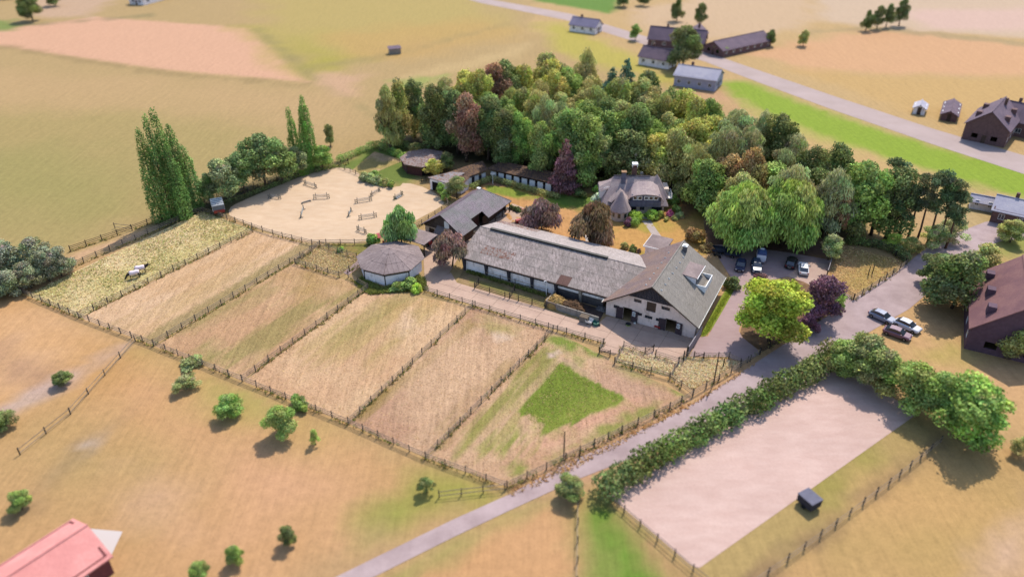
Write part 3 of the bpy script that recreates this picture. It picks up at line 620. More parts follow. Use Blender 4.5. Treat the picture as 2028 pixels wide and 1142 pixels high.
def tree(base, h, R, kind, col, label, group=None, z0=None, name='tree', cat='tree', lean=(0, 0), k=FK, rz=None):
    global ntree; ntree += 1
    base = Vector((base[0], base[1], 0)); t = thing(name, label, cat, base, group=group)
    small = kind in ('bush', 'ball')
    nr, nh = NOM[kind]; z0 = (0 if small or kind in ('poplar', 'pine', 'spruce') else h*.18) if z0 is None else z0
    hc = h-z0; me = cm((kind, ntree % NV[kind])); o = put('foliage' if small else 'crown', me, t, (0, 0, z0), (lean[1], lean[0], random.uniform(0, 6.28) if rz is None else rz), (R/nr*random.uniform(.86, 1.14), R/nr*random.uniform(.86, 1.14), hc/nh))
    c = alb(COLK[col] if isinstance(col, str) else col, k); j = random.uniform(.92, 1.08); o.color = (c[0]*j*random.uniform(.96, 1.04), c[1]*j, c[2]*j*random.uniform(.95, 1.05), 1)
    if kind in ('pine', 'poplar', 'spruce'): put('trunk', PTR, t, (0, 0, 0), (lean[1], lean[0], 0), (1, 1, h/12.3))
    elif not small: put('trunk', TR[ntree % 4], t, (0, 0, 0), (lean[1], lean[0], random.uniform(0, 6)), (h/11, h/11, h/8.0))
    else: put('stem', TR[ntree % 4], t, (0, 0, 0), (0, 0, 0), (h*.13, h*.13, h*.12))
    return t
def top(u, v, h): p = G(u, v, h); return (p.x, p.y)
# the wood: coloured by what stands there
seeds = [(770,250,'dg'),(775,215,'og'),(800,190,'dg'),(830,170,'gg'),(850,240,'og'),(868,250,'rb'),(905,165,'og'),(900,210,'dg'),(950,160,'rb'),(920,170,'yg'),(870,180,'gg'),(1000,140,'dg'),(1040,130,'dg'),(960,210,'mg'),(930,260,'dg'),(990,250,'dg'),(1030,250,'mg'),(1075,170,'yg'),(1050,200,'og'),(1080,230,'gg'),(1090,290,'gg'),(1100,140,'og'),(1150,125,'og'),(1190,130,'gg'),(1130,160,'mg'),(1160,155,'og'),(1210,140,'bt'),(1230,170,'bt'),(1240,190,'og'),(1190,190,'og'),(1140,215,'gg'),(1200,215,'og'),(1250,230,'dg'),(1300,250,'mg'),(1190,270,'mg'),(1180,320,'mg'),(1260,290,'dg'),(1310,300,'dg'),(1280,170,'dg'),(1310,180,'bt'),(1350,190,'dg'),(1370,215,'yg'),(1320,215,'og'),(1400,230,'mg'),(1430,215,'dg'),(1460,210,'bt'),(1400,250,'yg'),(1370,270,'yg'),(1350,300,'og'),(1440,270,'gg'),(1470,300,'gg'),(1480,250,'gg'),(1520,265,'gg'),(1540,240,'dg'),(1560,300,'gg'),(1570,275,'dg'),(1450,330,'or'),(1430,370,'og'),(1490,320,'og'),(1530,330,'mg'),(1600,330,'dg'),(1620,290,'or'),(1650,300,'og'),(1690,320,'dg'),(1560,340,'gg'),(1650,370,'gg'),(1670,390,'og'),(1700,360,'mg'),(1740,350,'mg'),(1770,350,'dg'),(1720,420,'dg'),(1400,330,'mg')]
SD = [(top(u, v, 11), c) for u, v, c in seeds]
WX = [p[0] for p in WOOD]; WY = [p[1] for p in WOOD]
pts = []; tries = 0; wp = [(a, b) for a, b in WOOD]
cand = np.stack([rng.uniform(min(WX), max(WX), 9000), rng.uniform(min(WY), max(WY), 9000)], -1)
sdv = sdist(cand[:, 0], cand[:, 1], wp)
edge = []
for i in range(len(wp)):       # trees stand along the edge first
    a, b = Vector(wp[i]), Vector(wp[(i+1) % len(wp)]); n = max(1, round((b-a).length/5.2))
    for j in range(n): p = a.lerp(b, (j+random.uniform(.1, .5))/n); edge.append((p.x, p.y))
for p in edge+[tuple(c) for c, s in zip(cand, sdv) if s < -2.5]:
    if all((p[0]-q[0])**2+(p[1]-q[1])**2 > 5.0**2 for q in pts): pts.append((p[0]+0.0, p[1]))
rows = {}
for p in pts: rows.setdefault(int((p[1]-140-(-p[0]*.25))//9), []).append(p)
cname = {'dg': 'dark green', 'mg': 'mid-green', 'og': 'olive green', 'gg': 'grey-green', 'or': 'orange-brown', 'rb': 'reddish brown', 'bg': 'bright green', 'yg': 'yellow-olive', 'bt': 'blue-green'}
ordn = ['first', 'second', 'third', 'fourth', 'fifth', 'sixth', 'seventh', 'eighth', 'ninth', 'tenth', 'eleventh', 'twelfth', 'thirteenth', 'fourteenth', 'fifteenth', 'sixteenth', 'seventeenth', 'eighteenth', 'nineteenth', 'twentieth', 'twenty-first', 'twenty-second', 'twenty-third', 'twenty-fourth', 'twenty-fifth', 'twenty-sixth', 'twenty-seventh', 'twenty-eighth']
rk = sorted(rows)
for ri, k in enumerate(rk):
    R_ = sorted(rows[k])
    for i, p in enumerate(R_):
        c = min(SD, key=lambda s: (s[0][0]-p[0])**2+(s[0][1]-p[1])**2)[1]
        kind = {'gg': 'fine', 'og': 'fine' if (i+ri) % 2 else 'broad', 'bt': 'spruce', 'dg': 'tall' if i % 2 else 'broad', 'mg': 'tall' if i % 2 else 'broad'}.get(c, 'broad')
        inner = sdist(np.array([p[0]]), np.array([p[1]]), wp)[0]
        h = random.uniform(11.5, 17)+(1.0 if inner > -2 and p[1] > 165 else 0); R = random.uniform(3.8, 5.6)
        kd = {'fine': 'feathery', 'spruce': 'pointed', 'tall': 'tall', 'broad': 'round'}[kind]
        tree(p, h, R, kind, c, f"{cname[c]} {kd} tree, {ordn[min(i, 27)]} from left in the wood's {ordn[ri]} row", 'trees of the wood', z0=h*random.uniform(.08, .2) if inner < -2 else h*.06)
# trees that can be told apart
tree(top(1000,118,17), 17, 5.5, 'broad', 'dg', 'large dark green tree crown on the far edge of the wood, standing highest', z0=3)
tree(G(1118,378), 12.5, 3.6, 'spruce', 'pu', 'tall purple-brown drooping spruce at the right end of the white stable row')
tree(top(965,190,16), 16, 5, 'hero', 'dg', 'big dark green tree behind the brown-roofed stable row, fullest crown there')
tree(top(1025,222,14), 14, 4, 'hero', (120,144,76), 'fresh green tall tree behind the middle of the white stable row')
tree(top(1185,240,14), 13, 4.3, 'hero', 'pg', 'pale green tree left of the villa, standing before the dark wood')
tree(top(1160,285,10), 9, 3.8, 'broad', 'mg', 'lower green tree between the purple spruce and the villa')
tree(top(1262,205,17), 17, 5.5, 'hero', (112,126,74), 'tall dark olive tree rising behind the villa chimneys')
tree(top(1380,235,15), 15, 5.8, 'hero', 'yg', 'golden olive tree at the upper right of the villa')
tree(top(1450,305,13), 12, 5.5, 'hero', 'or', 'rust-brown round tree above the bright willow')
tree(top(1478,335,11), 11, 2.6, 'broad', 'wi', 'small light green crown poking up between rust-brown tree and willow')
W0 = G(1510, 478)
tree((W0.x-5.2, W0.y-1.6), 13, 7.0, 'willow', 'wi', 'large light green weeping willow above the car park, left half of the pair', 'willow pair', z0=.6)
tree((W0.x+3.4, W0.y-1.2), 13.5, 7.0, 'willow', (138,154,82), 'large light green weeping willow above the car park, right half of the pair', 'willow pair', z0=.6)
tree(G(1640,515), 5.5, 2.8, 'loose', 'pg', 'pale green shrubby tree at the back corner of the car park', z0=.4)
tree(G(1725,465), 14, 4, 'tall', 'mg', 'leafy green tree left of the dark pines')
tree(G(1655,478), 12, 2.2, 'loose', 'rb', 'thin half-dead reddish tree in the right part of the wood')
for i, (u, v, h, R) in enumerate([(1742,452,15,3.4),(1775,480,12.5,2.6),(1795,478,14,2.8),(1812,486,15,3.0),(1835,484,15.5,3.2),(1855,490,14,3.2),(1872,492,12,2.8)]):
    tree(G(u, v), h, R, 'pine', (92,100,70), f'dark pine with bare trunk at the right end of the wood, {ordn[i]} from the left', 'pines right of the wood')
for i, (u, v, h, R, c) in enumerate([(1770,490,3,2.6,'vi'),(1800,500,3.2,2.4,'og'),(1850,490,5,3.4,'pg'),(1880,478,5,3.2,'pg')]):
    tree(G(u, v), h, R, 'loose', c, f'{["yellow-green", "olive", "pale green", "pale leafy"][i]} undergrowth bush at the foot of the pines, {ordn[i]} from the left', 'bushes under the pines', z0=.1, cat='bush', name='bush')
tree((G(1522,676).x, G(1522,676).y), 11.3, 5.9, 'hero', 'hero', 'big round yellow-green tree beside the drive in front of the car park', z0=1.7)
tree(G(1622,634), 8.6, 3.3, 'broad', 'pw', 'purple-leaved tree right of the round yellow-green tree', z0=.8)
tree(G(1598,655), 3.4, 2.2, 'loose', 'pw', 'low purple shrub below the purple tree at the road fence', z0=.1, cat='bush', name='bush')
tree(G(1655,618), 4.2, 1.9, 'loose', 'bg', 'bright green bush right of the purple tree at the entrance', z0=.1, cat='bush', name='bush')
tree(G(1505,560), 2.2, 1.4, 'bush', 'pu', 'small purplish bush at the left of the round tree top', cat='bush', name='bush')
tree(G(1073,461), 7.2, 4.0, 'weep', 'cb', 'copper-brown weeping tree on the lawn, the left one nearer the stable patio', z0=.9)
tree(G(1178,488), 8.6, 5.1, 'weep', (124,104,78), 'large copper-brown weeping tree behind the long barn, left of the villa tower', z0=.8)
tree(G(896,527), 6.9, 3.6, 'weep', 'cb', 'copper-brown weeping tree with leaning trunk in the courtyard', z0=1.4, lean=(-.16, 0))
tree(G(797,492), 8.8, 3.6, 'weep', (130,146,84), 'green tree between the sand arena and the octagonal hut', z0=1.2)
tree(G(905,392), 5.2, 2.6, 'loose', 'ol', 'thin olive tree before the white shed wall', z0=.8)
tree(G(873,389), 3.4, 1.5, 'loose', 'bg', 'small bright green tree at the right corner of the sand arena', z0=.5)
tree(G(884,396), 2.6, 1.3, 'loose', 'bg', 'lower bright green shrub at the right corner of the sand arena', z0=.2)
tree(G(860,352), 4.6, 2.7, 'loose', 'yg', 'olive tree in front of the round brown hut', z0=.7)
tree(G(885,340), 5, 2.6, 'loose', 'dg', 'dark shrubby tree right of the round brown hut', z0=.5)
for i, (u, v, h, R) in enumerate([(322,438,19.5,2.1),(341,434,22,2.0),(357,428,22.5,2.0),(374,421,19.5,2.1),(388,413,14,2.3),(366,432,16,1.9)]):
    tree(G(u, v), h, R, 'poplar', (96,120,66), f'dark columnar poplar in the tall clump left of the arena, {ordn[i]} from the left', 'left poplar clump')
for i, (u, v, h, R) in enumerate([(590,338,15,1.5),(619,336,18,2.0),(612,340,15.5,1.7),(600,345,7,1.8)]):
    tree(G(u, v), h, R, 'poplar', (104,134,66), ['slim dark poplar left of the tallest one at the arena corner', 'tall narrow poplar at the far left corner of the sand arena', 'narrow poplar leaning close behind the tallest arena poplar', 'short young poplar at the foot of the arena poplars'][i], 'arena corner poplars')
for i, (u, v, h, R, c) in enumerate([(418,402,7,2.6,'mg'),(450,400,9.5,4.2,'gg'),(485,385,10,4.2,'mg'),(528,372,12.5,5.2,(108,124,78)),(560,362,10.5,4.2,'mg'),(592,350,7.5,3.2,'gg'),(640,335,6,2.4,'bg')]):
    tree(G(u, v), h, R, 'broad', c if not isinstance(c, str) else {'mg': (110,126,78), 'gg': (132,140,98), 'bg': (132,150,80)}[c], f'{["small", "grey-green round", "mid-sized green", "largest dark green", "green", "low grey-green", "small light green"][i]} tree in the row along the arena, {ordn[i]} from the left', 'tree row along the arena', z0=h*.22)
for i, (u, v, h, R) in enumerate([(122,546,5.6,2.9),(98,556,6,2.8),(62,570,5.2,2.6),(28,584,5,2.7),(-6,592,5.5,2.8),(75,535,6.5,3.5),(20,545,7,4)]):
    tree(G(u, v), h, R, 'broad', 'sg', f'silvery willow bush at the left picture edge, {ordn[i]} from its right end', 'silver willow clump', z0=.1)
# shrubs of the arena island and gardens
for i, (u, v, h, R, c) in enumerate([(720,356,2,1.6,'gg'),(733,360,2.4,1.7,'pg'),(747,363,2.2,1.6,'gg'),(762,367,1.8,1.4,'og'),(776,371,1.8,1.3,'mg'),(742,352,2,1.5,'mg')]):
    tree(G(u, v), h, R, 'bush', c, f'shaggy shrub in the planted island of the arena, {ordn[i]} from the left' if i < 5 else 'shaggy shrub at the back of the planted island of the arena', 'arena island shrubs', cat='shrub', name='shrub')
GS = [(1259,436,1.9,1.35,'ball','vi','round clipped yellow-green shrub nearest the villa path'),(1256,446,1.5,1.05,'ball','bg','smaller clipped green shrub below the round one by the villa tower'),(1243,446,2.0,1.3,'bush','pw','purple shrub at the foot of the villa tower'),
 (1290,433,2.3,1.7,'bush','vi','largest rounded yellow-green shrub right of the villa path'),(1307,431,1.9,1.25,'bush','yg','rounded shrub joined to the right of the largest one'),(1326,427,1.4,.95,'bush',(190,110,140),'pink flowering shrub at the right villa corner'),
 (1338,420,1.8,1.2,'bush','bg','fresh green shrub behind the pink one'),(1346,431,1.6,1.2,'bush','pg','pale shrub right of the pink one'),(1333,402,2.4,1.3,'bush','bg','bright green shrub at the right villa wall'),(1336,435,1.0,.9,'bush','og','low olive plant below the pink shrub'),(1320,437,.9,.8,'bush','og','low plant between shrubs along the villa bed'),
 (1183,400,2.4,1.7,'bush',(190,196,170),'white-flowering shrub left of the villa'),(1181,383,2.2,1.1,'bush','bg','small bright shrub beside the villa left gable'),(1175,412,1.8,1.2,'bush','bg','green shrub below the white-flowering one'),(1150,388,1.7,2.0,'bush','dg','dark hedge-like shrub left of the villa in the shade'),
 (1237,492,1.6,.85,'bush','og','small round shrub on the lawn behind the long barn'),(1251,498,1.7,.95,'bush','dg','small dark conifer-like shrub on the lawn behind the long barn'),(1265,500,1.0,.5,'bush','cb','tiny brown shrub on the lawn behind the long barn'),
 (742,484,2.8,1.6,'bush','bg','leafy green bush at the arena fence left of the round-crowned green tree'),(812,568,2.2,1.7,'bush','mg','leafy bush at the front wall of the octagonal hut'),(825,576,1.8,1.2,'bush','vi','yellowish bush at the corner of the octagonal hut'),(790,572,1.6,1.5,'bush','mg','low bush under the octagonal hut'),(675,498,1.2,.8,'bush','bg','small bush in the weedy corner'),
 (1449,572,2.8,1.6,'bush','dg','dark shrub at the back right corner of the farmhouse'),(588,805,2.4,1.5,'bush','mg','wild bush growing through the lower left fence'),(380,722,1.4,1.8,'bush','ol','thin scrubby bush on the lower left fence'),(604,812,1.5,1.0,'bush','mg','small bush beside the wild bush on the fence'),
 (1290,352,2.6,1.9,'bush','pg','pale shrub behind the villa chimney'),(1318,362,2.0,1.7,'bush','pg','pale shrub behind the right villa gable'),(1400,495,1.5,1.6,'bush','or','brownish bush beside the farmhouse back gable'),(1378,478,3.4,2.2,'bush','or','brown-leaved bush between the lawn and the car park')]
for u, v, h, R, kd, c, lb in GS: tree(G(u, v), h, R, kd, c, lb, cat='shrub', name='shrub')
# farther, outside the farm
OT = [(65,42,10,5,'broad','dg','dark round tree at the top left corner of the picture'),(110,12,7,3.5,'broad','dg','small dark tree right of the corner tree'),(1352,135,14,7,'broad','dg','large dark green tree by the white house at the top'),(1340,42,9,3,'broad','dg','dark tree left behind the purple-roofed farm'),(1386,52,9,3.4,'broad','dg','dark tree right behind the purple-roofed farm'),
 (1258,80,6,2.4,'broad','mg','small round tree by the far road'),(1524,92,6,2,'broad','dg','small dark tree at the end of the purple sheds'),(1590,92,6,2.4,'broad','og','small olive tree in the field right of the sheds'),(1426,108,4,3.5,'broad','mg','hedge tree beside the far road'),
 (1714,62,8,2.6,'broad','dg','dark field tree, first of the row of four from the left'),(1736,58,9,2.8,'broad','dg','dark field tree, second of the row of four from the left'),(1754,54,9,2.6,'broad','dg','dark field tree, third of the row of four from the left'),(1780,52,11,3,'tall','dg','tallest dark field tree at the right end of the row of four'),
 (1235,14,7,3.5,'broad','dg','dark tree beside the green field at the top'),(1275,12,6,3,'broad','dg','dark tree at the top edge right of the green field'),
 (1885,610,11,6.2,'broad','dg','large dark tree across the road from the dry paddock'),(1845,560,6,3.5,'broad','dg','lower dark tree at the road across from the dry paddock'),(1930,560,8,4,'broad','og','olive tree left of the big red-brown roof'),
 (1705,748,7.5,4.2,'broad','ol','first large tree at the top end of the neighbouring arena'),(1665,738,6,3.2,'broad','mg','lower tree at the hedge end by the neighbouring arena'),(1798,805,7.8,4.2,'broad','mg','second large tree along the neighbouring arena'),(1740,770,7,3.6,'broad','ol','tree between the first and second large arena trees'),
 (1903,868,9.5,4.8,'broad',(128,150,74),'biggest bright green tree at the right corner of the neighbouring arena'),(1850,832,8,3.6,'broad','mg','tree filling the gap left of the biggest arena tree'),(2010,700,7,4,'broad','og','olive tree below the big red-brown roof'),(2000,480,5,3,'broad','og','garden shrub tree beside the farm lane'),
 (560,862,5.2,2.1,'broad','mg','round dark green tree in the dry field by the lower left fence'),(455,822,3.6,2,'broad','bg','light green young tree in the dry field'),(370,770,2.4,2.4,'loose','ol','scrubby olive tree in the dry field near the fence'),(625,880,2.8,.8,'loose','bg','thin sapling right of the round field tree'),(128,762,2.4,1.6,'broad','dg','dark bush on the old field fence at left'),
 (5,852,3,2,'broad','dg','dark bush at the left picture edge'),(45,1008,3,1.5,'broad','mg','sapling above the red roof'),(470,1115,3,1.1,'broad','mg','sapling at the bottom, middle of three'),(573,1078,3,1.1,'broad','dg','sapling at the bottom, right of three'),(400,1150,3,1.2,'broad','mg','sapling at the bottom, left of three'),
 (845,975,2.6,1.3,'loose','dg','dark bush near the road below the fence'),(655,290,6,1.4,'tall','ol','thin blurred poplar in the meadow right of the arena poplars'),(1128,985,3.5,2,'broad','ol','bush at the start of the roadside hedge'),(2020,900,3,2,'loose','og','low bush at the right picture edge')]
for u, v, h, R, kd, c, lb in OT: tree(G(u, v), h, R, kd, c, lb, z0=h*.12)
def hedge(px, w_, h, col, label, name='hedge', dens=90, size=.3, jit=.2):
    P = PX(px); o0 = P[0].copy(); lob = []
    for a, b in zip(P, P[1:]):
        n = max(1, int((b-a).length/(w_*.55)))
        for i in range(n):
            p = a.lerp(b, (i+.5)/n)-o0; s = random.uniform(1-jit, 1+jit); lob.append((p.x+random.uniform(-.3, .3)*w_*.5, p.y+random.uniform(-.3, .3)*w_*.5, h*.5*s, w_*.62, w_*.62, h*.55*s))
    L = sum((b-a).length for a, b in zip(P, P[1:]))
    t = thing(name, label, 'hedge', o0); o = put('foliage', leaf_mesh('foliage', lob, int(L*dens*(w_+h)/2), size, seed=int(L*10)), t); o.color = (*alb(COLK[col] if isinstance(col, str) else col, FK), 1)
    m = MB()
    for q in lob[::3]: m.tube([(q[0], q[1], -.05), (q[0]+.05, q[1], q[2])], [.08, .04], 5)
    m.put('stems', t, bark); return t
hedge([(1192,985),(1245,947),(1330,897),(1440,834),(1550,774),(1632,730)], 3.1, 2.7, (98,112,64), 'long green hedge between the road and the pale neighbouring arena', dens=70, size=.42)
hedge([(934,375),(962,361),(976,358),(1010,368),(1060,382),(1105,394)], 1.2, 1.3, 'ol', 'clipped garden hedge in front of the white stable row', dens=200, size=.2, jit=.05)
hedge([(672,322),(715,302),(750,290),(770,300),(800,318)], 1.6, 1.5, 'mg', 'rough green hedge round the garden plot near the wood', dens=120, size=.25)
hedge([(445,405),(520,378),(600,348),(665,332)], .9, .9, 'dg', 'dark low growth along the shaded arena fence', dens=120, size=.2)
hedge([(755,288),(800,292),(850,305)], 2.2, 1.6, 'dg', 'dark undergrowth at the left edge of the wood', dens=100)
hedge([(1675,483),(1730,488),(1775,503),(1796,520)], 1.4, 1.6, 'dg', 'shaded undergrowth behind the dry paddock', dens=120, size=.28)
hedge([(1125,372),(1170,368),(1210,360),(1270,345),(1320,352)], 1.8, 1.6, 'dg', 'dark undergrowth behind the villa', dens=90)
hedge([(1630,705),(1680,745)], 3.0, 3.5, 'ol', 'hedge end at the top corner of the neighbouring arena', dens=70, size=.4)

# ------------------------------------------------------------------ buildings
white = worn('white_plaster', (312,300,300), .12, .8, dirt=(170,156,140), rnd=.06, bump=.004)
pinkwhite = worn('pale_brick_wall', (292,262,250), .14, .9, dirt=(186,160,146), rnd=.05, bump=.004)
darkboard = worn('dark_boards', (82,78,88), .25, 2.2, rnd=.25); brown_board = worn('brown_boards', (112,88,74), .3, 2, rnd=.25)
redbrown = worn('red_brown_boards', (120,72,66), .3, 2, rnd=.2); concrete = worn('concrete', (196,184,172), .2, 1.2, dirt=(120,110,98)); darkconc = worn('stained_concrete', (112,104,104), .35, 1.0, dirt=(70,62,56))
frame_w = plain('white_frame', (300,298,296), .5); frame_d = plain('dark_frame', (66,60,58), .6); glass = plain('window_glass', (58,66,78), .08, .8)
shade_in = plain('painted_interior_shade', (40,34,34), .9, .1); brownglass = worn('brown_band_glazing', (128,104,78), .25, 1.5, rough=.35, spec=.5, rnd=.3); metal_g = worn('galvanised_metal', (178,180,180), .15, 3, rough=.45, metal=.5)  # near-black paint stands in for the shade inside openings
R_BARN = roofmat('lichen_sheet_barn', (152,138,130), (224,204,198), (170,158,150), (1.6, .35, 1), math.radians(28), cscale=9)
R_FARM = roofmat('lichen_sheet_farm', (156,148,138), (190,180,170), (168,160,152), (2.2, .3, 1), math.radians(28), cscale=9)
R_FARM2 = roofmat('weathered_sheet_farm_left', (150,126,126), (172,150,146), (182,150,132), (2.2, .4, 1), math.radians(28), cscale=9)
R_ST = roofmat('purple_grey_sheet', (164,148,156), (184,170,176), (154,154,148), (2, .4, 1), math.radians(30), cscale=9)
R_HUT = roofmat('brown_grey_roofing', (170,150,148), (190,170,166), (152,134,132), (1, 1, 1), 0, corr=False)
R_FHUT = roofmat('leaf_littered_roofing', (190,172,170), (172,152,148), (200,182,176), moss=(150,108,84), corr=False)
R_MOSS = roofmat('red_moss_sheet', (146,96,76), (120,90,72), (160,110,86), corr=True); R_RUST = roofmat('rust_brown_sheet', (132,98,90), (112,84,76), (140,106,96), corr=True)
R_LOW = roofmat('dark_leafy_roofing', (104,82,76), (124,98,84), (86,72,70), moss=(150,116,84), corr=False); R_GREY = roofmat('light_grey_roofing', (178,172,176), (190,184,186), (166,160,164), moss=(160,116,90), corr=False)
R_TH = roofmat('thatch', (206,182,180), (230,208,200), (184,164,168), (1, 1, 2.5), 0, corr=False)
def wallmesh(poly, openings, th, name='wall'):
    """wall in its own x,z plane (thickness along +y) with real openings (x0,x1,z0,z1)"""
    xs_ = sorted({round(p[0], 3) for p in poly} | {o[0] for o in openings} | {o[1] for o in openings}); zs_ = sorted({round(p[1], 3) for p in poly} | {o[2] for o in openings} | {o[3] for o in openings}); m = MB()
    for a, b in zip(xs_, xs_[1:]):
        for c, d in zip(zs_, zs_[1:]):
            mx, mz = (a+b)/2, (c+d)/2
            if any(o[0] < mx < o[1] and o[2] < mz < o[3] for o in openings): continue
            q = clip_convex([(a, c), (b, c), (b, d), (a, d)], poly)
            if len(q) < 3: continue
            n = len(q); m.add([(p[0], 0, p[1]) for p in q]+[(p[0], th, p[1]) for p in q], [tuple(range(n)), tuple(range(2*n-1, n-1, -1))]+[(i, n+i, n+(i+1) % n, (i+1) % n) for i in range(n)])
    return m.mesh(name)
def window(parent, x0, x1, z0, z1, loc=(0, 0, 0), rz=0, fm=None, nx=2, nz=1, gm=None, deep=.1, name='window', t=.06):
    fm = fm or frame_w; m = MB()
    m.box(x0, x1, deep-.1-.03, deep, z0, z0+t).box(x0, x1, deep-.1-.03, deep, z1-t, z1).box(x0, x0+t, deep-.1-.03, deep, z0+t, z1-t).box(x1-t, x1, deep-.1-.03, deep, z0+t, z1-t)
    for i in range(1, nx): x = x0+(x1-x0)*i/nx; m.box(x-.025, x+.025, deep-.1, deep-.01, z0+t, z1-t)
    for i in range(1, nz): z = z0+(z1-z0)*i/nz; m.box(x0+t, x1-t, deep-.095, deep-.012, z-.02, z+.02)
    w_ = put(name, m.mesh(name), parent, loc, (0, 0, rz), mat=fm)
    put('pane', MB().box(x0+t, x1-t, deep-.03, deep-.02, z0+t, z1-t).mesh('pane'), w_, mat=gm or glass); return w_
def opendoor(parent, loc, rz, w_, h, mat, name='door', lab=None):
    d = put(name, MB().box(0, w_, -.03, .03, .04, h).box(.1, w_-.1, -.045, .045, h*.55, h*.58).mesh(name), parent, loc, (0, 0, rz), mat=mat, label=lab)
    put('handle', MB().box(w_-.15, w_-.08, -.07, .07, 1.0, 1.15).mesh('handle'), d, mat=metal_g); return d
def slope_deck(parent, name, quad, mat, th=.08): return put(name, MB().slab(quad, th).mesh(name), parent, mat=mat)
rad = math.radians
# --- big farmhouse-stable
FW, FD, FE, FR = 16.3, 17.4, 2.7, 8.0
farm = thing('farm_stable_house', 'big gabled stable house with lichen-grey roof and pale front with stable doors', 'stable building', (15.2, 106.6, 0), rad(-27.5))
SLf = math.hypot(FW/2, FR-FE)
ops = [(6.9,8.5,2.9,4.75),(4.7,6.0,4.05,4.65),(9.4,10.8,4.0,4.6),(1.3,2.3,1.8,2.4),(3.0,4.5,0,2.4),(5.1,6.3,1.6,2.15),(6.8,8.1,1.5,2.05),(8.7,9.9,1.5,2.05),(10.4,12.1,0,2.4)]
gp = [(0,0),(15.3,0),(15.3,2.9),(7.65,7.75),(0,2.9)]
put('wall', wallmesh(gp, ops, .3), farm, (.5, .6, 0), mat=pinkwhite)
put('wall', wallmesh(gp, [], .3), farm, (.5, FD-.9, 0), mat=pinkwhite)
put('wall', MB().box(0, .3, .9, FD-.9, 0, 2.85).mesh('wall'), farm, (.5, 0, 0), mat=pinkwhite); put('wall', MB().box(0, .3, .9, FD-.9, 0, 2.85).mesh('wall'), farm, (15.5, 0, 0), mat=pinkwhite)
for i in range(34):      # vertical boards in the gable top
    x = 4.1+i*.27+.008
    if x > 12.4: break
    a, b = x-.5, x+.25-.5; f = lambda q: min(7.7, 2.95+(min(q, 15.3-q))*(4.85/7.65)); z0 = 4.95
    if min(f(a), f(b)) > z0+.03: put('gable_board', MB().add([(a,-.05,z0),(b,-.05,z0),(b,-.05,f(b)),((a+b)/2,-.05,max(f(a),f(b),f((a+b)/2))),(a,-.05,f(a)),(a,0,z0),(b,0,z0),(b,0,f(b)),((a+b)/2,0,f((a+b)/2)),(a,0,f(a))], [(0,1,2,3,4),(5,9,8,7,6),(0,5,6,1),(1,6,7,2),(2,7,8,3),(3,8,9,4),(4,9,5,0)]).mesh('gable_board'), farm, (.5, .597, 0), mat=darkboard)
for k, o in enumerate(ops):
    if o[2] == 0: continue
    if k == 0:
        put('loft_door', MB().box(o[0]+.03, o[1]-.03, .1, .16, o[2]+.03, o[3]-.03).mesh('loft_door'), farm, (.5, .6, 0), mat=brown_board)
    else: window(farm, *o, loc=(.5, .6, 0), fm=frame_d, nx=3, deep=.15)
for x0, x1 in ((3.0, 4.5), (10.4, 12.1)):
    opendoor(farm, (.5+x0, .58, 0), rad(187), 1.15, 2.3, worn('stable_door', (96,76,82), .2, 2)); opendoor(farm, (.5+x1, .58, 0), rad(-8), 1.15, 2.3, MATS['stable_door'])
    window(farm, .12, .62, 1.3, 2.1, loc=(.5+x1+.1, .5, 0), rz=rad(-8), nx=2, nz=2, deep=.05)
    put('door_frame', MB().box(x0-.08, x0, -.03, .1, 0, 2.45).box(x1, x1+.08, -.03, .1, 0, 2.45).box(x0, x1, -.03, .1, 2.4, 2.48).mesh('door_frame'), farm, (.5, .6, 0), mat=frame_d)
rl = put('roof', MB().slab([(0,0,FE),(FW/2,0,FR),(FW/2,FD,FR),(0,FD,FE)], .12).mesh('roof'), farm, mat=brown_board, label='weathered purple-brown left slope')
cover(rl, 'roof_sheet', (0,0,FE), (0,1,0), (FW/2,0,FR-FE), [[(-.1,-.15),(FD+.1,-.15),(FD+.1,SLf),(-.1,SLf)]], 1.1, 2.43, R_FARM2)
rr = put('roof', MB().slab([(FW,0,FE),(FW,FD,FE),(FW/2,FD,FR),(FW/2,0,FR)], .12).mesh('roof'), farm, mat=brown_board, label='lichen grey-green right slope')
cover(rr, 'roof_sheet', (FW,0,FE), (0,1,0), (-FW/2,0,FR-FE), [[(-.1,-.15),(FD+.1,-.15),(FD+.1,SLf),(-.1,SLf)]], 1.1, 2.43, R_FARM)
rc = put('ridge_cap', MB().tube([(FW/2, -.12, FR+.02), (FW/2, FD+.12, FR+.02)], .14, 6).mesh('ridge_cap'), farm, mat=R_FARM)
for sgn in (0, 1):
    e = MB(); x = FW*sgn; e.tube([(x+(.12 if sgn else -.12), -.1, FE-.02), (x+(.12 if sgn else -.12), FD+.1, FE-.02)], .09, 6); e.put('gutter', farm, metal_g)
    put('bargeboard', MB().add([(x,-.14,FE-.16),(FW/2,-.14,FR-.16),(FW/2,-.14,FR+.02),(x,-.14,FE+.02),(x,-.1,FE-.16),(FW/2,-.1,FR-.16),(FW/2,-.1,FR+.02),(x,-.1,FE+.02)], [(0,1,2,3),(7,6,5,4),(0,4,5,1),(1,5,6,2),(2,6,7,3),(3,7,4,0)]).mesh('bargeboard'), farm, mat=brown_board)
def on_slope(side, y, s): k = s/SLf; return Vector((FW-FW/2*k if side else FW/2*k, y, FE+(FR-FE)*k))
vent = MB().add([(-.16,-.13,0),(.16,-.13,0),(.16,.13,0),(-.16,.13,0),(-.16,-.13,.26),(.16,-.13,.26),(.16,.13,.12),(-.16,.13,.12)], [(0,3,2,1),(4,5,6,7),(0,1,5,4),(1,2,6,5),(2,3,7,6),(3,0,4,7)]).mesh('roof_vent')
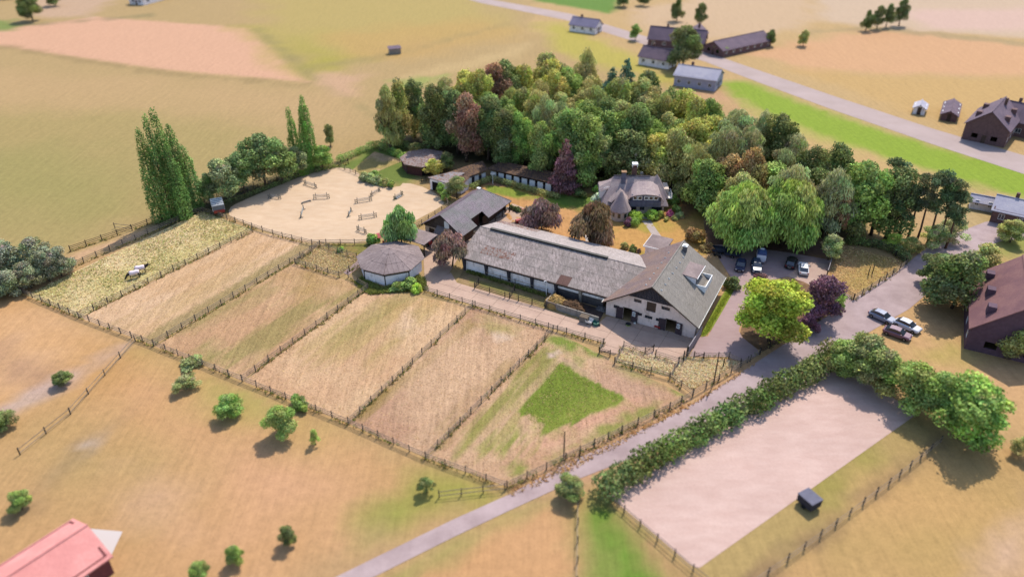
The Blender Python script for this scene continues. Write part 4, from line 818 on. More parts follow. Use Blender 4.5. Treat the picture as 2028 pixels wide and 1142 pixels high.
for i in range(7):
    y = 1.0+i*2.0
    put('roof_vent', vent, farm, on_slope(1, y, 8.2), mat=frame_w); put('roof_vent', vent, farm, on_slope(0, y+.6, 8.0), mat=frame_w)
ch = put('chimney', MB().box(-.35,.35,-.35,.35,-1,1.1).mesh('chimney'), farm, on_slope(1, 14.9, 8.6), mat=worn('grey_stack', (130,124,128), .2, 3)); put('chimney_cap', MB().box(-.45,.45,-.45,.45,1.1,1.22).box(-.3,.3,-.3,.3,1.28,1.36).box(-.3,-.2,-.3,-.2,1.2,1.3).box(.2,.3,.2,.3,1.2,1.3).mesh('chimney_cap'), ch, mat=frame_w)
dm = put('dormer', MB().add([(10.4,8.9,6.4),(13.0,8.9,6.15),(13.0,13.3,6.15),(10.4,13.3,6.4),(10.4,8.9,4.0),(13.0,8.9,4.0),(13.0,13.3,4.0),(10.4,13.3,4.0)], [(0,1,2,3),(4,7,6,5),(0,4,5,1),(1,5,6,2),(2,6,7,3),(3,7,4,0)]).mesh('dormer'), farm, mat=white)
put('dormer_roof', MB().slab([(10.2,8.7,6.52),(13.25,8.7,6.27),(13.25,13.5,6.27),(10.2,13.5,6.52)], .12).mesh('dormer_roof'), dm, mat=R_HUT)
put('fascia', MB().box(13.26,13.33,8.65,13.55,6.1,6.33).mesh('fascia'), dm, mat=frame_w)
for k in range(3): put('window', MB().box(13.01, 13.05, 9.15+k*1.38, 10.35+k*1.38, 4.9, 5.95).mesh('window'), dm, mat=glass)
bal = put('roof_terrace', MB().box(13.1,14.7,9.0,13.2,3.9,4.2).mesh('roof_terrace'), farm, mat=concrete); put('parapet', MB().box(14.7,14.8,8.9,13.3,3.6,5.0).box(13.1,14.7,8.9,9.0,3.6,5.0).box(13.1,14.7,13.2,13.3,3.6,5.0).mesh('parapet'), bal, mat=frame_w)
an = thing('flat_annex', 'small flat-roofed annex behind the farm stable house at the garden side', 'annex', G(1278, 520), rad(-27.5))
put('wall', MB().box(0,3.6,0,4.6,0,2.9).mesh('wall'), an, (-.6, 1.0, 0), mat=white); put('roof', MB().box(-.3,3.9,-.3,4.9,2.9,3.1).mesh('roof'), an, (-.6, 1.0, 0), mat=R_HUT); put('roof_edge', MB().box(-.36,3.96,-.36,-.3,2.85,3.15).box(-.36,-.3,-.3,4.9,2.85,3.15).mesh('roof_edge'), an, (-.6, 1.0, 0), mat=frame_w)
# --- long barn
BL, BD, BE, BR = 34.0, 16.3, 3.0, 5.45
barn = thing('long_barn', 'long low barn with mottled grey sheet roof and white panelled front', 'barn', (-9.8, 121.5, 0), rad(-28.2)); SLb = math.hypot(BD/2, BR-BE)
r1 = put('roof', MB().slab([(0,0,BE),(BL,0,BE),(BL,BD/2,BR),(0,BD/2,BR)], .12).mesh('roof'), barn, mat=brown_board)
def alt1(u, s):
    if 3.1 < u < 9.2 and 1.2 < s < 3.5: return R_MOSSY
    if 19.5 < u < 21 and s < 2: return R_RUST
    return None
R_MOSSY = roofmat('moss_patched_sheet', (152,138,130), (224,204,198), (170,158,150), (1.6, .35, 1), rad(28), moss=(146,88,66))
cover(r1, 'roof_sheet', (0,0,BE), (1,0,0), (0,BD/2,BR-BE), [[(-.1,-.15),(29.6,-.15),(33.8,SLb),(-.1,SLb)]], 1.1, 2.15, R_BARN, alt=alt1)
r2 = put('roof', MB().slab([(0,BD/2,BR),(BL,BD/2,BR),(BL-4,BD,BE),(0,BD,BE)], .12).mesh('roof'), barn, mat=brown_board)
R_BARN2 = roofmat('pale_mottled_sheet', (192,178,172), (232,216,210), (206,192,186), (1.6, .35, 1), rad(28), cscale=9)
cover(r2, 'roof_sheet', (0,BD,BE), (1,0,0), (0,-BD/2,BR-BE), [[(-.1,-.15),(29,-.15),(33.8,SLb),(-.1,SLb)]], 1.1, 2.15, R_BARN2, alt=lambda u, s: R_MOSSY if (u < 8 and s < 1) else None)
rv = put('ridge_vent', MB().box(2.2,26,BD/2-.28,BD/2+.28,BR+.28,BR+.34).mesh('ridge_vent'), barn, mat=worn('ridge_vent_metal', (120,116,108), .2, 2)); put('vent_slot_shade', MB().box(2.2,26,BD/2-.2,BD/2+.2,BR-.05,BR+.28).mesh('vent_slot_shade'), rv, mat=shade_in)  # slot is a solid box, its inner shade given by dark colour
put('ridge_cap', MB().tube([(-.1,BD/2,BR+.02),(2.2,BD/2,BR+.02)], .13, 6).tube([(26,BD/2,BR+.02),(BL-1,BD/2,BR+.02)], .13, 6).mesh('ridge_cap'), barn, mat=R_BARN)
put('gutter', MB().tube([(-.1,-.1,BE-.04),(29.4,-.1,BE-.04)], .09, 6).mesh('gutter'), barn, mat=brown_board)
put('wall', wallmesh([(0,0),(14.7,0),(14.7,2.9),(7.35,5.2),(0,2.9)], [], .25), barn, (1.0, .85, 0), (0, 0, rad(90)), mat=white)
put('wall', MB().box(.8,29,BD-1.1,BD-.85,0,2.9).mesh('wall'), barn, mat=white)
put('gable_beam', MB().add([(-.08,0,BE-.2),(-.08,BD/2,BR-.2),(-.08,BD/2,BR),(-.08,0,BE),(-.02,0,BE-.2),(-.02,BD/2,BR-.2),(-.02,BD/2,BR),(-.02,0,BE)], [(0,3,2,1),(4,5,6,7),(0,1,5,4),(2,3,7,6),(0,4,7,3),(1,2,6,5)]).mesh('gable_beam'), barn, mat=dark_wood)
cx = [.75, 5.45, 10.15, 14.85, 19.55, 24.25, 28.6]
for i, (a, b) in enumerate(zip(cx, cx[1:])):
    low = i >= 4
    if low: put('wall_panel', MB().box(a+.2,b-.2,.85,1.05,0,1.6).mesh('wall_panel'), barn, mat=darkconc, label='dark stained concrete panel'); put('wall_panel', MB().box(a+.2,b-.2,.83,1.05,1.6,2.05).mesh('wall_panel'), barn, mat=white)
    else: put('wall_panel', MB().box(a+.2,b-.2,.85,1.05,0,2.0).mesh('wall_panel'), barn, mat=white)
    n = 5; wd = (b-a-.4)/n
    for k in range(n): 
        q = window(barn, a+.2+k*wd, a+.2+(k+1)*wd, 2.06, 2.86, loc=(0, .9, 0), fm=MATS['dark_frame'], nx=1, gm=brownglass, deep=.12, name='band_window')
for i, x in enumerate(cx[:-1]): put('column', MB().add([(x-.16,.55,0),(x+.16,.55,0),(x+.16,.9,0),(x-.16,.9,0),(x-.28,.15,2.85),(x+.28,.15,2.85),(x+.28,.9,2.85),(x-.28,.9,2.85)], [(0,3,2,1),(4,5,6,7),(0,1,5,4),(1,2,6,5),(2,3,7,6),(3,0,4,7)]).mesh('column'), barn, mat=darkboard if i < 5 else concrete)
# --- middle stable with the hipped roof
SW, SD_, SE, SR = 10.0, 18.7, 2.5, 5.9
stb = thing('hipped_stable', 'low stable with purple-grey sheet roof and shingled gable beside the arena', 'stable building', (-18.3, 135.2, 0), rad(-31)); SLs = math.hypot(SW/2, SR-SE); HR = 14.4
ks = SW/2/SLs
def sdeck(polys, side):
    m = MB()
    for pl in polys: m.slab([((SW-s*ks) if side else s*ks, u, SE+(SR-SE)*s/SLs) for u, s in (pl if side else pl[::-1])], .1)
    return m
RS = [[(0,0),(5.4,0),(5.4,SLs),(0,SLs)], [(5.4,1.9),(9.6,1.9),(9.6,SLs),(5.4,SLs)], [(9.6,0),(SD_,0),(HR,SLs),(9.6,SLs)]]; LS = [[(0,0),(SD_,0),(HR,SLs),(0,SLs)]]
a_ = sdeck(RS, 1).put('roof', stb, brown_board); b_ = sdeck(LS, 0).put('roof', stb, brown_board)
cover(a_, 'roof_sheet', (SW,0,SE), (0,1,0), (-SW/2,0,SR-SE), RS, 1.1, 1.55, R_ST); R_ST2 = roofmat('plum_sheet', (140,120,130), (158,138,144), (130,112,120), corr=True, cscale=9)
cover(b_, 'roof_sheet', (0,0,SE), (0,1,0), (SW/2,0,SR-SE), LS, 1.1, 1.55, R_ST2)
hs = math.hypot(SD_-HR, SR-SE); h_ = put('roof', MB().slab([(0,SD_,SE),(SW,SD_,SE),(SW/2,HR,SR)][::-1], .1).mesh('roof'), stb, mat=brown_board, label='back hip'); cover(h_, 'roof_sheet', (0,SD_,SE), (1,0,0), (0,HR-SD_,SR-SE), [[(0,0),(SW,0),(SW/2,hs)]], 1.1, 1.55, R_ST)
put('ridge_cap', MB().tube([(SW/2,-.1,SR+.02),(SW/2,HR,SR+.02),(SW,SD_,SE+.04)], .12, 6).mesh('ridge_cap'), stb, mat=R_ST)
put('wall', wallmesh([(0,0),(8.8,0),(8.8,2.4),(0,2.4)], [(.9,2.3,0,2.0),(5.6,8.2,0,2.1)], .25), stb, (.6, .7, 0), mat=pinkwhite)
put('door', MB().box(1.55,2.85,.78,.84,0,2.0).mesh('door'), stb, mat=brown_board); put('door', MB().box(6.25,8.75,.78,.84,0,2.08).mesh('door'), stb, mat=darkboard)
shing = worn('gable_shingles', (124,104,98), .3, 3, rnd=.35); ga = put('gable', wallmesh([(0,2.4),(8.9,2.4),(8.9,3.0),(4.45,5.7),(0,3.0)], [], .12), stb, (.55, .55, 0), mat=brown_board)
for j in range(11):
    z = 2.42+j*.3; hw = (SW/2-.2)-(max(0, z+.3-SE))/(SR-SE)*(SW/2)
    if hw < .3: break
    n = max(1, int(hw*2/.62))
    for i in range(n):
        x = SW/2-hw+hw*2*i/n; put('shingle', MB().add([(0,0,0),(hw*2/n-.03,0,0),(hw*2/n-.03,.04,.33),(0,.04,.33),(0,.05,0),(hw*2/n-.03,.05,0)], [(0,1,2,3),(0,4,5,1)]).mesh('shingle'), stb, (x, .49, z), mat=shing)
put('gable_panel', MB().box(5.6,6.7,.40,.46,3.1,4.6).mesh('gable_panel'), stb, mat=frame_w, label='white panel in the shingled gable'); put('lean_to_roof', MB().slab([(3.8,-.9,2.1),(6.6,-.9,2.1),(6.6,.5,3.2),(3.8,.5,3.2)], .08).mesh('lean_to_roof'), stb, mat=R_HUT)
put('wall', MB().box(.6,.85,.95,SD_-.8,0,2.4).mesh('wall'), stb, mat=brown_board); put('wall', MB().box(.85,9.1,SD_-1.05,SD_-.8,0,2.4).mesh('wall'), stb, mat=brown_board)
put('wall', MB().box(8.9,9.1,.95,5.4,0,2.4).box(7.4,7.6,5.4,9.8,0,3.2).box(8.3,8.5,9.8,SD_-1.1,0,2.3).mesh('wall'), stb, mat=brown_board)
for y in (6.0, 7.9): opendoor(stb, (7.63, y, 0), rad(90), 1.3, 2.2, redbrown)
for y in (9.8, 12.7, 15.5, 18.4): put('roof_post', MB().box(9.6,9.75,y-.08,y+.08,0,2.4).mesh('roof_post'), stb, mat=dark_wood)
put('rooflight', MB().box(-.4,.4,-.3,.3,0,.12).mesh('rooflight'), stb, (SW/2-.5, HR+.2, SR-.1), mat=frame_w)
# --- octagonal huts
def octo(name, label, c, R, ze, za, wallm, roofm, off, bandm, hw=1.9, cell=(.95, 2.3), litter=False, n=8, doors=()):
    t = thing(name, label, 'hut', (c[0], c[1], 0)); V = [(R*math.cos(off+i*2*math.pi/n), R*math.sin(off+i*2*math.pi/n)) for i in range(n)]
    for i in range(n):
        a, b = Vector((*V[i], ze)), Vector((*V[(i+1) % n], ze)); top_ = Vector((0, 0, za)); U = (b-a).normalized(); mid = (a+b)/2; S = (top_-mid).normalized(); hh = (top_-mid).length; L = (b-a).length
        rf = put('roof', MB().slab([a, b, top_], .09).mesh('roof'), t, mat=brown_board)
        cover(rf, 'roof_sheet', a, U, S, [[(0,-.08),(L,-.08),(L/2,hh)]], cell[0], cell[1], roofm, th=.03, tilt=.03, gap=.03)
        wa = a*.9; wb = b*.9; wa.z = wb.z = 0; d = wb-wa; ang_ = math.atan2(d.y, d.x); LL = d.length
        if i in doors: put('door', MB().box(0,LL,-.05,.05,0,ze-.3).mesh('door'), t, wa, (0,0,ang_), mat=shade_in); continue  # dark slab in the doorway, painted as the shade inside the hut
        put('wall_panel', MB().box(.03,LL-.03,-.1,.1,0,hw).mesh('wall_panel'), t, wa, (0,0,ang_), mat=wallm)
        for k in range(4): put('band_window', MB().box(.06+k*LL/4,.0+(k+1)*LL/4,-.04,.02,hw+.03,ze+.02).mesh('band_window'), t, wa, (0,0,ang_), mat=bandm)
        put('corner_post', MB().box(-.08,.08,-.08,.08,0,ze+.05).mesh('corner_post'), t, wa*1.02, (0,0,ang_), mat=dark_wood)
    put('roof_hub', MB().tube([(0,0,za-.1),(0,0,za+.12)], [.35,.1], 8).mesh('roof_hub'), t, mat=roofm); return t
octo('octagonal_hut', 'white octagonal hut with brown-grey faceted roof at the end of the paddocks', (-22.5, 121.9), 6.3, 2.6, 4.4, white, R_HUT, rad(-3), brownglass, doors=(0, 1))
octo('octagonal_hut', 'round dark-brown hut with leaf-littered roof beside the wood', (-21.1, 170.0), 5.7, 2.5, 3.5, redbrown, R_FHUT, rad(0), worn('ochre_boards', (178,144,96), .2, 2), hw=2.0, doors=(6,))
lk = thing('link_canopy', 'flat shaded canopy joining the octagonal hut to the hipped stable', 'canopy', (-18.0, 129.3, 0), rad(-31))
cr = put('roof', MB().slab([(-4.6,-1.8,2.75),(2.6,-1.8,2.75),(2.6,2.6,2.95),(-4.6,2.6,2.95)], .12).mesh('roof'), lk, mat=R_HUT)
for x, y in ((-4.3,-1.5),(2.3,-1.5),(-4.3,2.3),(2.3,2.3)): put('canopy_post', MB().box(x-.08,x+.08,y-.08,y+.08,0,2.65).mesh('canopy_post'), lk, mat=dark_wood)
# --- white stable row
row = thing('stable_row', 'long low stable row with brown leafy roof and white box fronts by the wood', 'stable row', (-5.3, 164.0, 0), rad(-28.4)); RL = 16.6
rr_ = put('roof', MB().slab([(-.6,-.5,2.35),(RL,-.5,2.35),(RL,3.6,3.1),(1.4,3.6,3.1)], .1).mesh('roof'), row, mat=R_LOW)
cover(rr_, 'roof_sheet', (0,-.5,2.35), (1,0,0), (0,4.1,.75), [[(-.6,-.05),(RL,-.05),(RL,4.17),(1.4,4.17)]], 1.5, 1.5, R_LOW, th=.02, tilt=.03, gap=.03)
cover(rr_, 'skylight_sheet', (2,3.2,3.1), (1,0,0), (0,1,.05), [[(0,0),(14,0),(14,.4),(0,.4)]], 2.0, .4, plain('pale_plastic', (170,170,184), .5), th=.06, tilt=0, gap=.5)
put('wall', MB().box(.3,RL-.3,3.2,3.4,0,2.9).mesh('wall'), row, mat=brown_board)
for i in range(8):
    x = .45+i*2.02; put('stable_panel', MB().box(x,x+1.36,0,.12,0.02,1.75).mesh('stable_panel'), row, mat=frame_w); put('stable_door', MB().box(x+1.4,x+1.98,.02,.1,0,1.3).mesh('stable_door'), row, mat=darkboard); put('fascia', MB().box(x,x+1.98,.02,.1,2.0,2.3).mesh('fascia'), row, mat=darkboard)
wg = thing('stable_wing', 'short angled stable wing joining the row to the pale-roofed shed', 'stable row', (-5.9, 163.6, 0), rad(222)); WL = 11.2
rw = put('roof', MB().slab([(0,.6,2.35),(WL,.6,2.35),(WL,-3.2,3.05),(-1.5,-3.2,3.05)][::-1], .1).mesh('roof'), wg, mat=R_LOW); cover(rw, 'roof_sheet', (0,.6,2.35), (1,0,0), (0,-3.8,.7), [[(0,-.05),(WL,-.05),(WL,3.87),(0,3.87)]], 1.5, 1.4, R_LOW, th=.02, tilt=.03, gap=.03)
cover(rw, 'skylight_sheet', (1,-2.6,2.98), (1,0,0), (0,1,-.18), [[(0,0),(9,0),(9,.45),(0,.45)]], 1.8, .45, MATS['pale_plastic'], th=.06, tilt=0, gap=.6)
put('wall', MB().box(.3,WL-.2,-3.0,-2.8,0,2.8).box(WL-.2,WL,-2.9,0,0,2.7).mesh('wall'), wg, mat=white)
for i in range(5): x = .3+i*2.1; put('stable_panel', MB().box(x,x+1.2,-.1,0,.02,1.6).mesh('stable_panel'), wg, mat=frame_w); put('stable_door', MB().box(x+1.25,x+2.05,-.08,-.02,0,1.3).mesh('stable_door'), wg, mat=darkboard)
sh = thing('pale_roofed_shed', 'shed with light grey flat roof and white end wall beside the arena corner', 'shed', (0, 0, 0))
pz = [G(847,351,3.0), G(885,363,2.7), G(921,342,3.0), G(896,340,3.2)]; cc = sum(pz, Vector())/4; cc.z = 0; sh.location = cc
sr = put('roof', MB().slab([p-cc for p in pz], .12).mesh('roof'), sh, mat=R_GREY)
w4 = [(p-cc)*.9 for p in pz]; put('wall', MB().prism([(p.x, p.y) for p in w4], 0, 2.55).mesh('wall'), sh, mat=white)
dd = (w4[1]-w4[0]); put('opening', MB().box(.6, dd.length-1.2, -.06, -.01, 0, 2.1).mesh('opening'), sh, (w4[0].x, w4[0].y, 0), (0, 0, math.atan2(dd.y, dd.x)), mat=shade_in)  # no hole in the wall: dark slab painted as the shed's inner shade
ew = thing('white_end_shed', 'little white-walled shed end with leafy roof at the end of the stable wing', 'shed', G(899, 381), rad(-31))
put('wall', MB().box(-1.9,1.9,0,3.2,0,2.3).mesh('wall'), ew, mat=white); put('roof', MB().slab([(-2.2,-.4,2.35),(2.2,-.4,2.35),(2.2,3.5,2.9),(-2.2,3.5,2.9)], .1).mesh('roof'), ew, mat=R_LOW); put('door', MB().box(-.5,.5,-.04,.0,0,1.9).mesh('door'), ew, mat=darkboard)
# --- thatched villa
vil = thing('thatched_villa', 'villa with thatched hipped roof, conical entrance tower and row of dormer windows', 'villa', (26.2, 149.2, 0), rad(-2))
def thatch(name, V, Fc, parent=vil, sub=3, lab=None):
    me = bpy.data.meshes.new(name); me.from_pydata(V, [], Fc); bm = bmesh.new(); bm.from_mesh(me); bmesh.ops.recalc_face_normals(bm, faces=bm.faces)
    bmesh.ops.subdivide_edges(bm, edges=bm.edges, cuts=sub, use_grid_fill=True)
    for v in bm.verts: v.co += Vector((random.uniform(-1,1), random.uniform(-1,1), random.uniform(-1,1)))*.03
    bm.to_mesh(me); bm.free(); return put(name, me, parent, mat=R_TH, label=lab)
villa_wall = worn('villa_wall', (262,240,222), .12, 1, rnd=0); slate = worn('slate_boards', (144,142,162), .2, 2, rnd=.2)
put('wall', wallmesh([(0,0),(12.4,0),(12.4,2.7),(0,2.7)], [(1.0,2.2,.9,2.1),(4.5,6.6,0,2.2),(7.3,8.3,.9,2.0),(9.8,12.0,.3,2.1)], .25), vil, (-6.3, -4.0, 0), mat=villa_wall)
put('wall', MB().box(-6.3,-6.05,-3.75,4.2,0,2.7).box(5.85,6.1,-3.75,4.2,0,2.7).box(-6.05,5.85,3.95,4.2,0,2.7).mesh('wall'), vil, mat=villa_wall)
thatch('roof', [(-7.1,-4.9,2.4),(6.8,-4.9,2.4),(6.8,4.9,2.4),(-7.1,4.9,2.4),(-4.4,0,6.9),(4.6,0,6.9),(-7.1,-4.9,2.15),(6.8,-4.9,2.15),(6.8,4.9,2.15),(-7.1,4.9,2.15)],
       [(0,1,5,4),(1,2,5),(2,3,4,5),(3,0,4),(0,6,7,1),(1,7,8,2),(2,8,9,3),(3,9,6,0),(6,9,8,7)])
thatch('side_gable_roof', [(2.6,-3.3,3.2),(7.1,-3.0,3.2),(7.1,3.0,3.2),(2.6,3.3,3.2),(4.6,0,7.45)], [(0,1,4),(1,2,4),(2,3,4),(3,0,4),(0,3,2,1)])
put('ridge_cap', MB().tube([(-4.5,0,6.95),(3.2,0,6.95)], .16, 6).mesh('ridge_cap'), vil, mat=worn('ridge_tiles', (120,112,120), .2, 2))
put('side_dormer', MB().add([(-7.4,-1.6,2.4),(-7.4,1.6,2.4),(-7.4,1.6,4.6),(-7.4,-1.6,4.6),(-5.0,-1.6,2.4),(-5.0,1.6,2.4),(-4.9,1.6,5.3),(-4.9,-1.6,5.3)], [(0,3,2,1),(0,1,5,4),(2,3,7,6),(0,4,7,3),(1,2,6,5),(4,5,6,7)]).mesh('side_dormer'), vil, mat=frame_w); thatch('side_dormer_roof', [(-7.7,-2.1,4.2),(-7.7,2.1,4.2),(-7.6,1.2,4.9),(-7.6,-1.2,4.9),(-4.3,-1.9,5.2),(-4.3,1.9,5.2),(-4.0,0,6.4)], [(0,1,2,3),(0,3,6,4),(1,5,6,2),(2,6,3),(0,4,5,1),(4,6,5)])
put('side_dormer', MB().box(5.6,7.2,-1.5,1.9,2.4,4.7).mesh('side_dormer'), vil, mat=villa_wall); bb = put('balcony', MB().box(7.2,8.1,-1.4,1.8,2.4,2.55).mesh('balcony'), vil, mat=frame_w); put('railing', MB().box(8.02,8.1,-1.4,1.8,2.9,3.0).box(8.02,8.1,-1.4,1.8,3.3,3.4).box(8.02,8.1,-1.4,-1.3,2.5,3.3).box(8.02,8.1,.2,.3,2.5,3.3).box(8.02,8.1,1.7,1.8,2.5,3.3).mesh('railing'), bb, mat=frame_w)
# front dormer
dmr = put('dormer', MB().box(-1.0,4.9,-4.75,-2.0,2.5,4.75).mesh('dormer'), vil, mat=slate)
for i in range(16): put('slate_panel', MB().box(-1.55+i*.42,-1.15+i*.42,-5.06,-4.98,2.15,3.35).mesh('slate_panel'), dmr, mat=slate)
put('parapet', MB().box(-1.6,5.2,-4.98,-4.7,2.1,3.35).mesh('parapet'), vil, mat=slate)
for x in (-.7, .3, 1.62, 2.62, 3.62): window(vil, x, x+.9, 3.62, 4.5, loc=(0, -4.83, 0), nx=1, deep=.06, t=.11)
arc = [(-1.9,3.5),(-1.2,4.45),(0,4.85),(2,5.0),(3.9,4.85),(5.1,4.45),(5.7,3.4)]
thatch('dormer_roof', [(x, -5.08, z) for x, z in arc]+[(x*.85+.3, -.9, min(6.5, z+1.25)) for x, z in arc]+[(x, -5.03, z-.25) for x, z in arc], [(i, i+1, 8+i, 7+i) for i in range(6)]+[(i, 14+i, 15+i, i+1) for i in range(6)], sub=2)
window(vil, .95, 2.2, .9, 2.1, loc=(-6.3, -4.0, 0), fm=frame_d); window(vil, 7.3, 8.3, .9, 2.0, loc=(-6.3, -4.0, 0), fm=frame_d); window(vil, 9.8, 12.0, .3, 2.1, loc=(-6.3, -4.0, 0), fm=frame_d, nx=3)
vd = put('door', MB().box(4.5,5.52,.12,.2,.05,2.18).mesh('door'), vil, (-6.3,-4.0,0), mat=worn('wine_door', (92,42,48), .2, 3)); put('pane', MB().box(4.75,5.3,.1,.12,1.0,1.9).mesh('pane'), vd, mat=glass); vd2 = put('door', MB().box(5.56,6.6,.12,.2,.05,2.18).mesh('door'), vil, (-6.3,-4.0,0), mat=MATS['wine_door']); put('pane', MB().box(5.8,6.35,.1,.12,1.0,1.9).mesh('pane'), vd2, mat=glass)
# tower with conical roof
tw = [(2.25*math.cos(i*math.pi/8)-3.35, 2.1*math.sin(i*math.pi/8)-6.4) for i in range(16)]
ow = [(1.75*math.cos(i*math.pi/8)-3.35, 1.65*math.sin(i*math.pi/8)-6.4) for i in range(16)]
put('tower_wall', MB().prism(ow, 0, 2.4).mesh('tower_wall'), vil, mat=villa_wall)
for i in (9, 11, 13, 15): a = (i+.5)*math.pi/8; put('window', MB().box(-.28,.28,-.05,.03,.9,2.0).mesh('window'), vil, (1.74*math.cos(a)-3.35, 1.64*math.sin(a)-6.4, 0), (0, 0, a+math.pi/2), mat=glass)
thatch('cone_roof', [(x, y, 2.35) for x, y in tw]+[(x, y, 2.1) for x, y in tw]+[((x+3.35)*.1-3.35+.05, (y+6.4)*.1-6.0, 5.9) for x, y in tw]+[(-3.3,-5.95,6.15)], [(i, (i+1) % 16, 32+(i+1) % 16, 32+i) for i in range(16)]+[(i, 16+i, 16+(i+1) % 16, (i+1) % 16) for i in range(16)]+[(32+i, 32+(i+1) % 16, 48) for i in range(16)], sub=1)
thatch('link_roof', [(-5.2,-5.6,3.3),(-1.6,-5.6,3.3),(-3.35,-5.9,5.7),(-3.35,-2.4,5.6),(-6.0,-4,2.9),(-.8,-4,2.9)], [(0,2,3,4),(1,5,3,2)], sub=2)
brick_ch = worn('chimney_brick', (138,104,92), .25, 4, rnd=0); c1 = put('chimney', MB().box(-.45,.45,-.4,.4,0,4.2).mesh('chimney'), vil, (-2.55, -1.0, 4.0), mat=slate); put('chimney_cap', MB().box(-.55,.55,-.5,.5,4.2,4.4).mesh('chimney_cap'), c1, mat=worn('orange_cap', (206,160,120), .2, 3))
c2 = put('chimney', MB().box(-.5,.5,-.5,.5,0,3.0).mesh('chimney'), vil, (-.1, 1.2, 5.6), mat=brick_ch); put('chimney_cap', MB().box(-.55,-.45,-.55,.55,3.0,3.5).box(.45,.55,-.55,.55,3.0,3.5).box(-.6,.6,-.6,.6,3.5,3.75).mesh('chimney_cap'), c2, mat=frame_w)
put('aerial', MB().tube([(0,0,0),(0,0,2.2)], .03, 5).box(-.3,.3,-.02,.02,1.8,1.84).box(-.2,.2,-.02,.02,2.1,2.14).mesh('aerial'), vil, (-.1, 1.2, 9.3), mat=metal_g); put('satellite_dish', MB().ell((0,0,0),(.38,.1,.38),10,6).mesh('satellite_dish'), vil, (1.4, .6, 7.3), mat=metal_g)
# --- other houses round about
def house(c, rz, w_, d, e, r, wm, rm, label, wins=3, name='house', cat='house', ch=True, dor=0, chim=brick_ch):
    t = thing(name, label, cat, (c[0], c[1], 0), rad(rz)); 
    for y in (-d/2+.25, d/2): put('wall', wallmesh([(0,0),(w_,0),(w_,e),(w_/2,r-.15),(0,e)], [(w_*.2,w_*.35,1,2.2),(w_*.65,w_*.8,1,2.2)] if w_ > 4 and y < 0 else [], .25), t, (-w_/2, y-.25, 0), mat=wm)
    for s in (-1, 1):
        put('wall', wallmesh([(0,0),(d-.5,0),(d-.5,e),(0,e)], [(d*(k+.3)/wins, d*(k+.3)/wins+d*.3/wins, 1, 2.2) for k in range(wins)], .25), t, (s*(w_/2-.125)+.125, -d/2+.25, 0), (0,0,rad(90)), mat=wm)
        for k in range(wins): window(t, -d*.15/wins, d*.15/wins, 1, 2.2, loc=(s*(w_/2-.02), -d/2+.25+d*(k+.45)/wins, 0), rz=rad(90*s), deep=.12)
        q = put('roof', MB().slab([(s*(w_/2+.4),-d/2-.4,e-.25),(s*(w_/2+.4),d/2+.4,e-.25),(0,d/2+.4,r),(0,-d/2-.4,r)][::s], .18).mesh('roof'), t, mat=rm)
        for k in range(dor): 
            y = -d/2+d*(k+.5)/dor; x = s*w_*.33; z = e+(r-e)*.36; put('rooflight', MB().add([(-.6,-.7,0),(.6,-.7,0),(.6,.7,0),(-.6,.7,0),(-.6,-.7,1.5),(.6,-.7,1.5),(.6,.7,1.5),(-.6,.7,1.5)], [(0,3,2,1),(4,5,6,7),(0,1,5,4),(1,2,6,5),(2,3,7,6),(3,0,4,7)]).mesh('dormer'), t, (x, y, z-.5), mat=wm); 
    put('door', MB().box(-.5,.5,-.03,.03,0,2.1).mesh('door'), t, (0, -d/2-.02, 0), mat=brown_board); put('ridge_cap', MB().tube([(0,-d/2-.4,r+.03),(0,d/2+.4,r+.03)], .14, 6).mesh('ridge_cap'), t, mat=rm)
    if ch: put('chimney', MB().box(-.35,.35,-.35,.35,0,1.8).mesh('chimney'), t, (w_*.1, d*.2, r-.8), mat=chim)
    return t
brick = worn('old_red_brick', (150,114,112), .25, 2); tile_d = roofmat('dark_tiles', (138,118,134), (150,128,140), (124,108,124), corr=False); tile_r = roofmat('red_brown_tiles', (158,114,114), (170,126,122), (142,102,108), corr=False); tile_red = roofmat('salmon_red_sheet', (276,186,176), (284,198,188), (262,174,166), corr=True); tile_w = roofmat('white_sheet', (214,208,224), (226,220,230), (200,196,216), corr=False)
def at(u, v): return G(u, v)[:2]
house(at(1160,62), 60, 6.5, 11, 2.8, 5, white, roofmat('blue_grey_tiles', (150,142,170), (170,160,184), (140,134,160), corr=False), 'small white house with blue-grey roof on the far road at the top')
house(at(1302,128), 55, 7, 11, 3, 5.6, white, tile_d, 'white house with dark roof left of the big dark tree')
house(at(1382,168), 62, 9, 13, 3.6, 5.6, worn('bluish_white_wall', (214,212,236), .1, 1), tile_w, 'broad pale house with whitish roof beside the far road', wins=4)
house(at(1340,92), 70, 8, 20, 3, 6.5, brick, tile_d, 'purple-brown farmhouse behind the big dark tree at the top', wins=5)
house(at(1375,88), -20, 7, 16, 3, 6, brick, tile_d, 'purple-brown cross wing of the far farmhouse', wins=4)
house(at(1460,98), -55, 9, 26, 2.6, 4.8, brick, tile_d, 'long dark purple shed right of the far farmhouse', wins=7, name='shed', cat='shed', ch=False)
house(at(1958,268), -40, 10, 15, 4.5, 8.5, brick, tile_d, 'large purple-brown house beyond the far road at the right', wins=4, dor=2)
house(at(2022,262), 45, 9, 14, 4, 7.5, brick, tile_d, 'purple-brown house cut by the right picture edge beyond the road')
house(at(1945,412), 60, 3, 5, 2, 2.8, white, tile_w, 'small white outbuilding at the right beyond the pines', wins=2, name='shed', cat='shed', ch=False)
house(at(2022,440), 55, 7, 11, 3, 4.8, brick, tile_w, 'house with whitish roof at the right picture edge')
house(at(1820,222), -30, 3, 5, 2, 2.8, white, tile_w, 'tiny white shed beside the far road', wins=1, name='shed', cat='shed', ch=False)
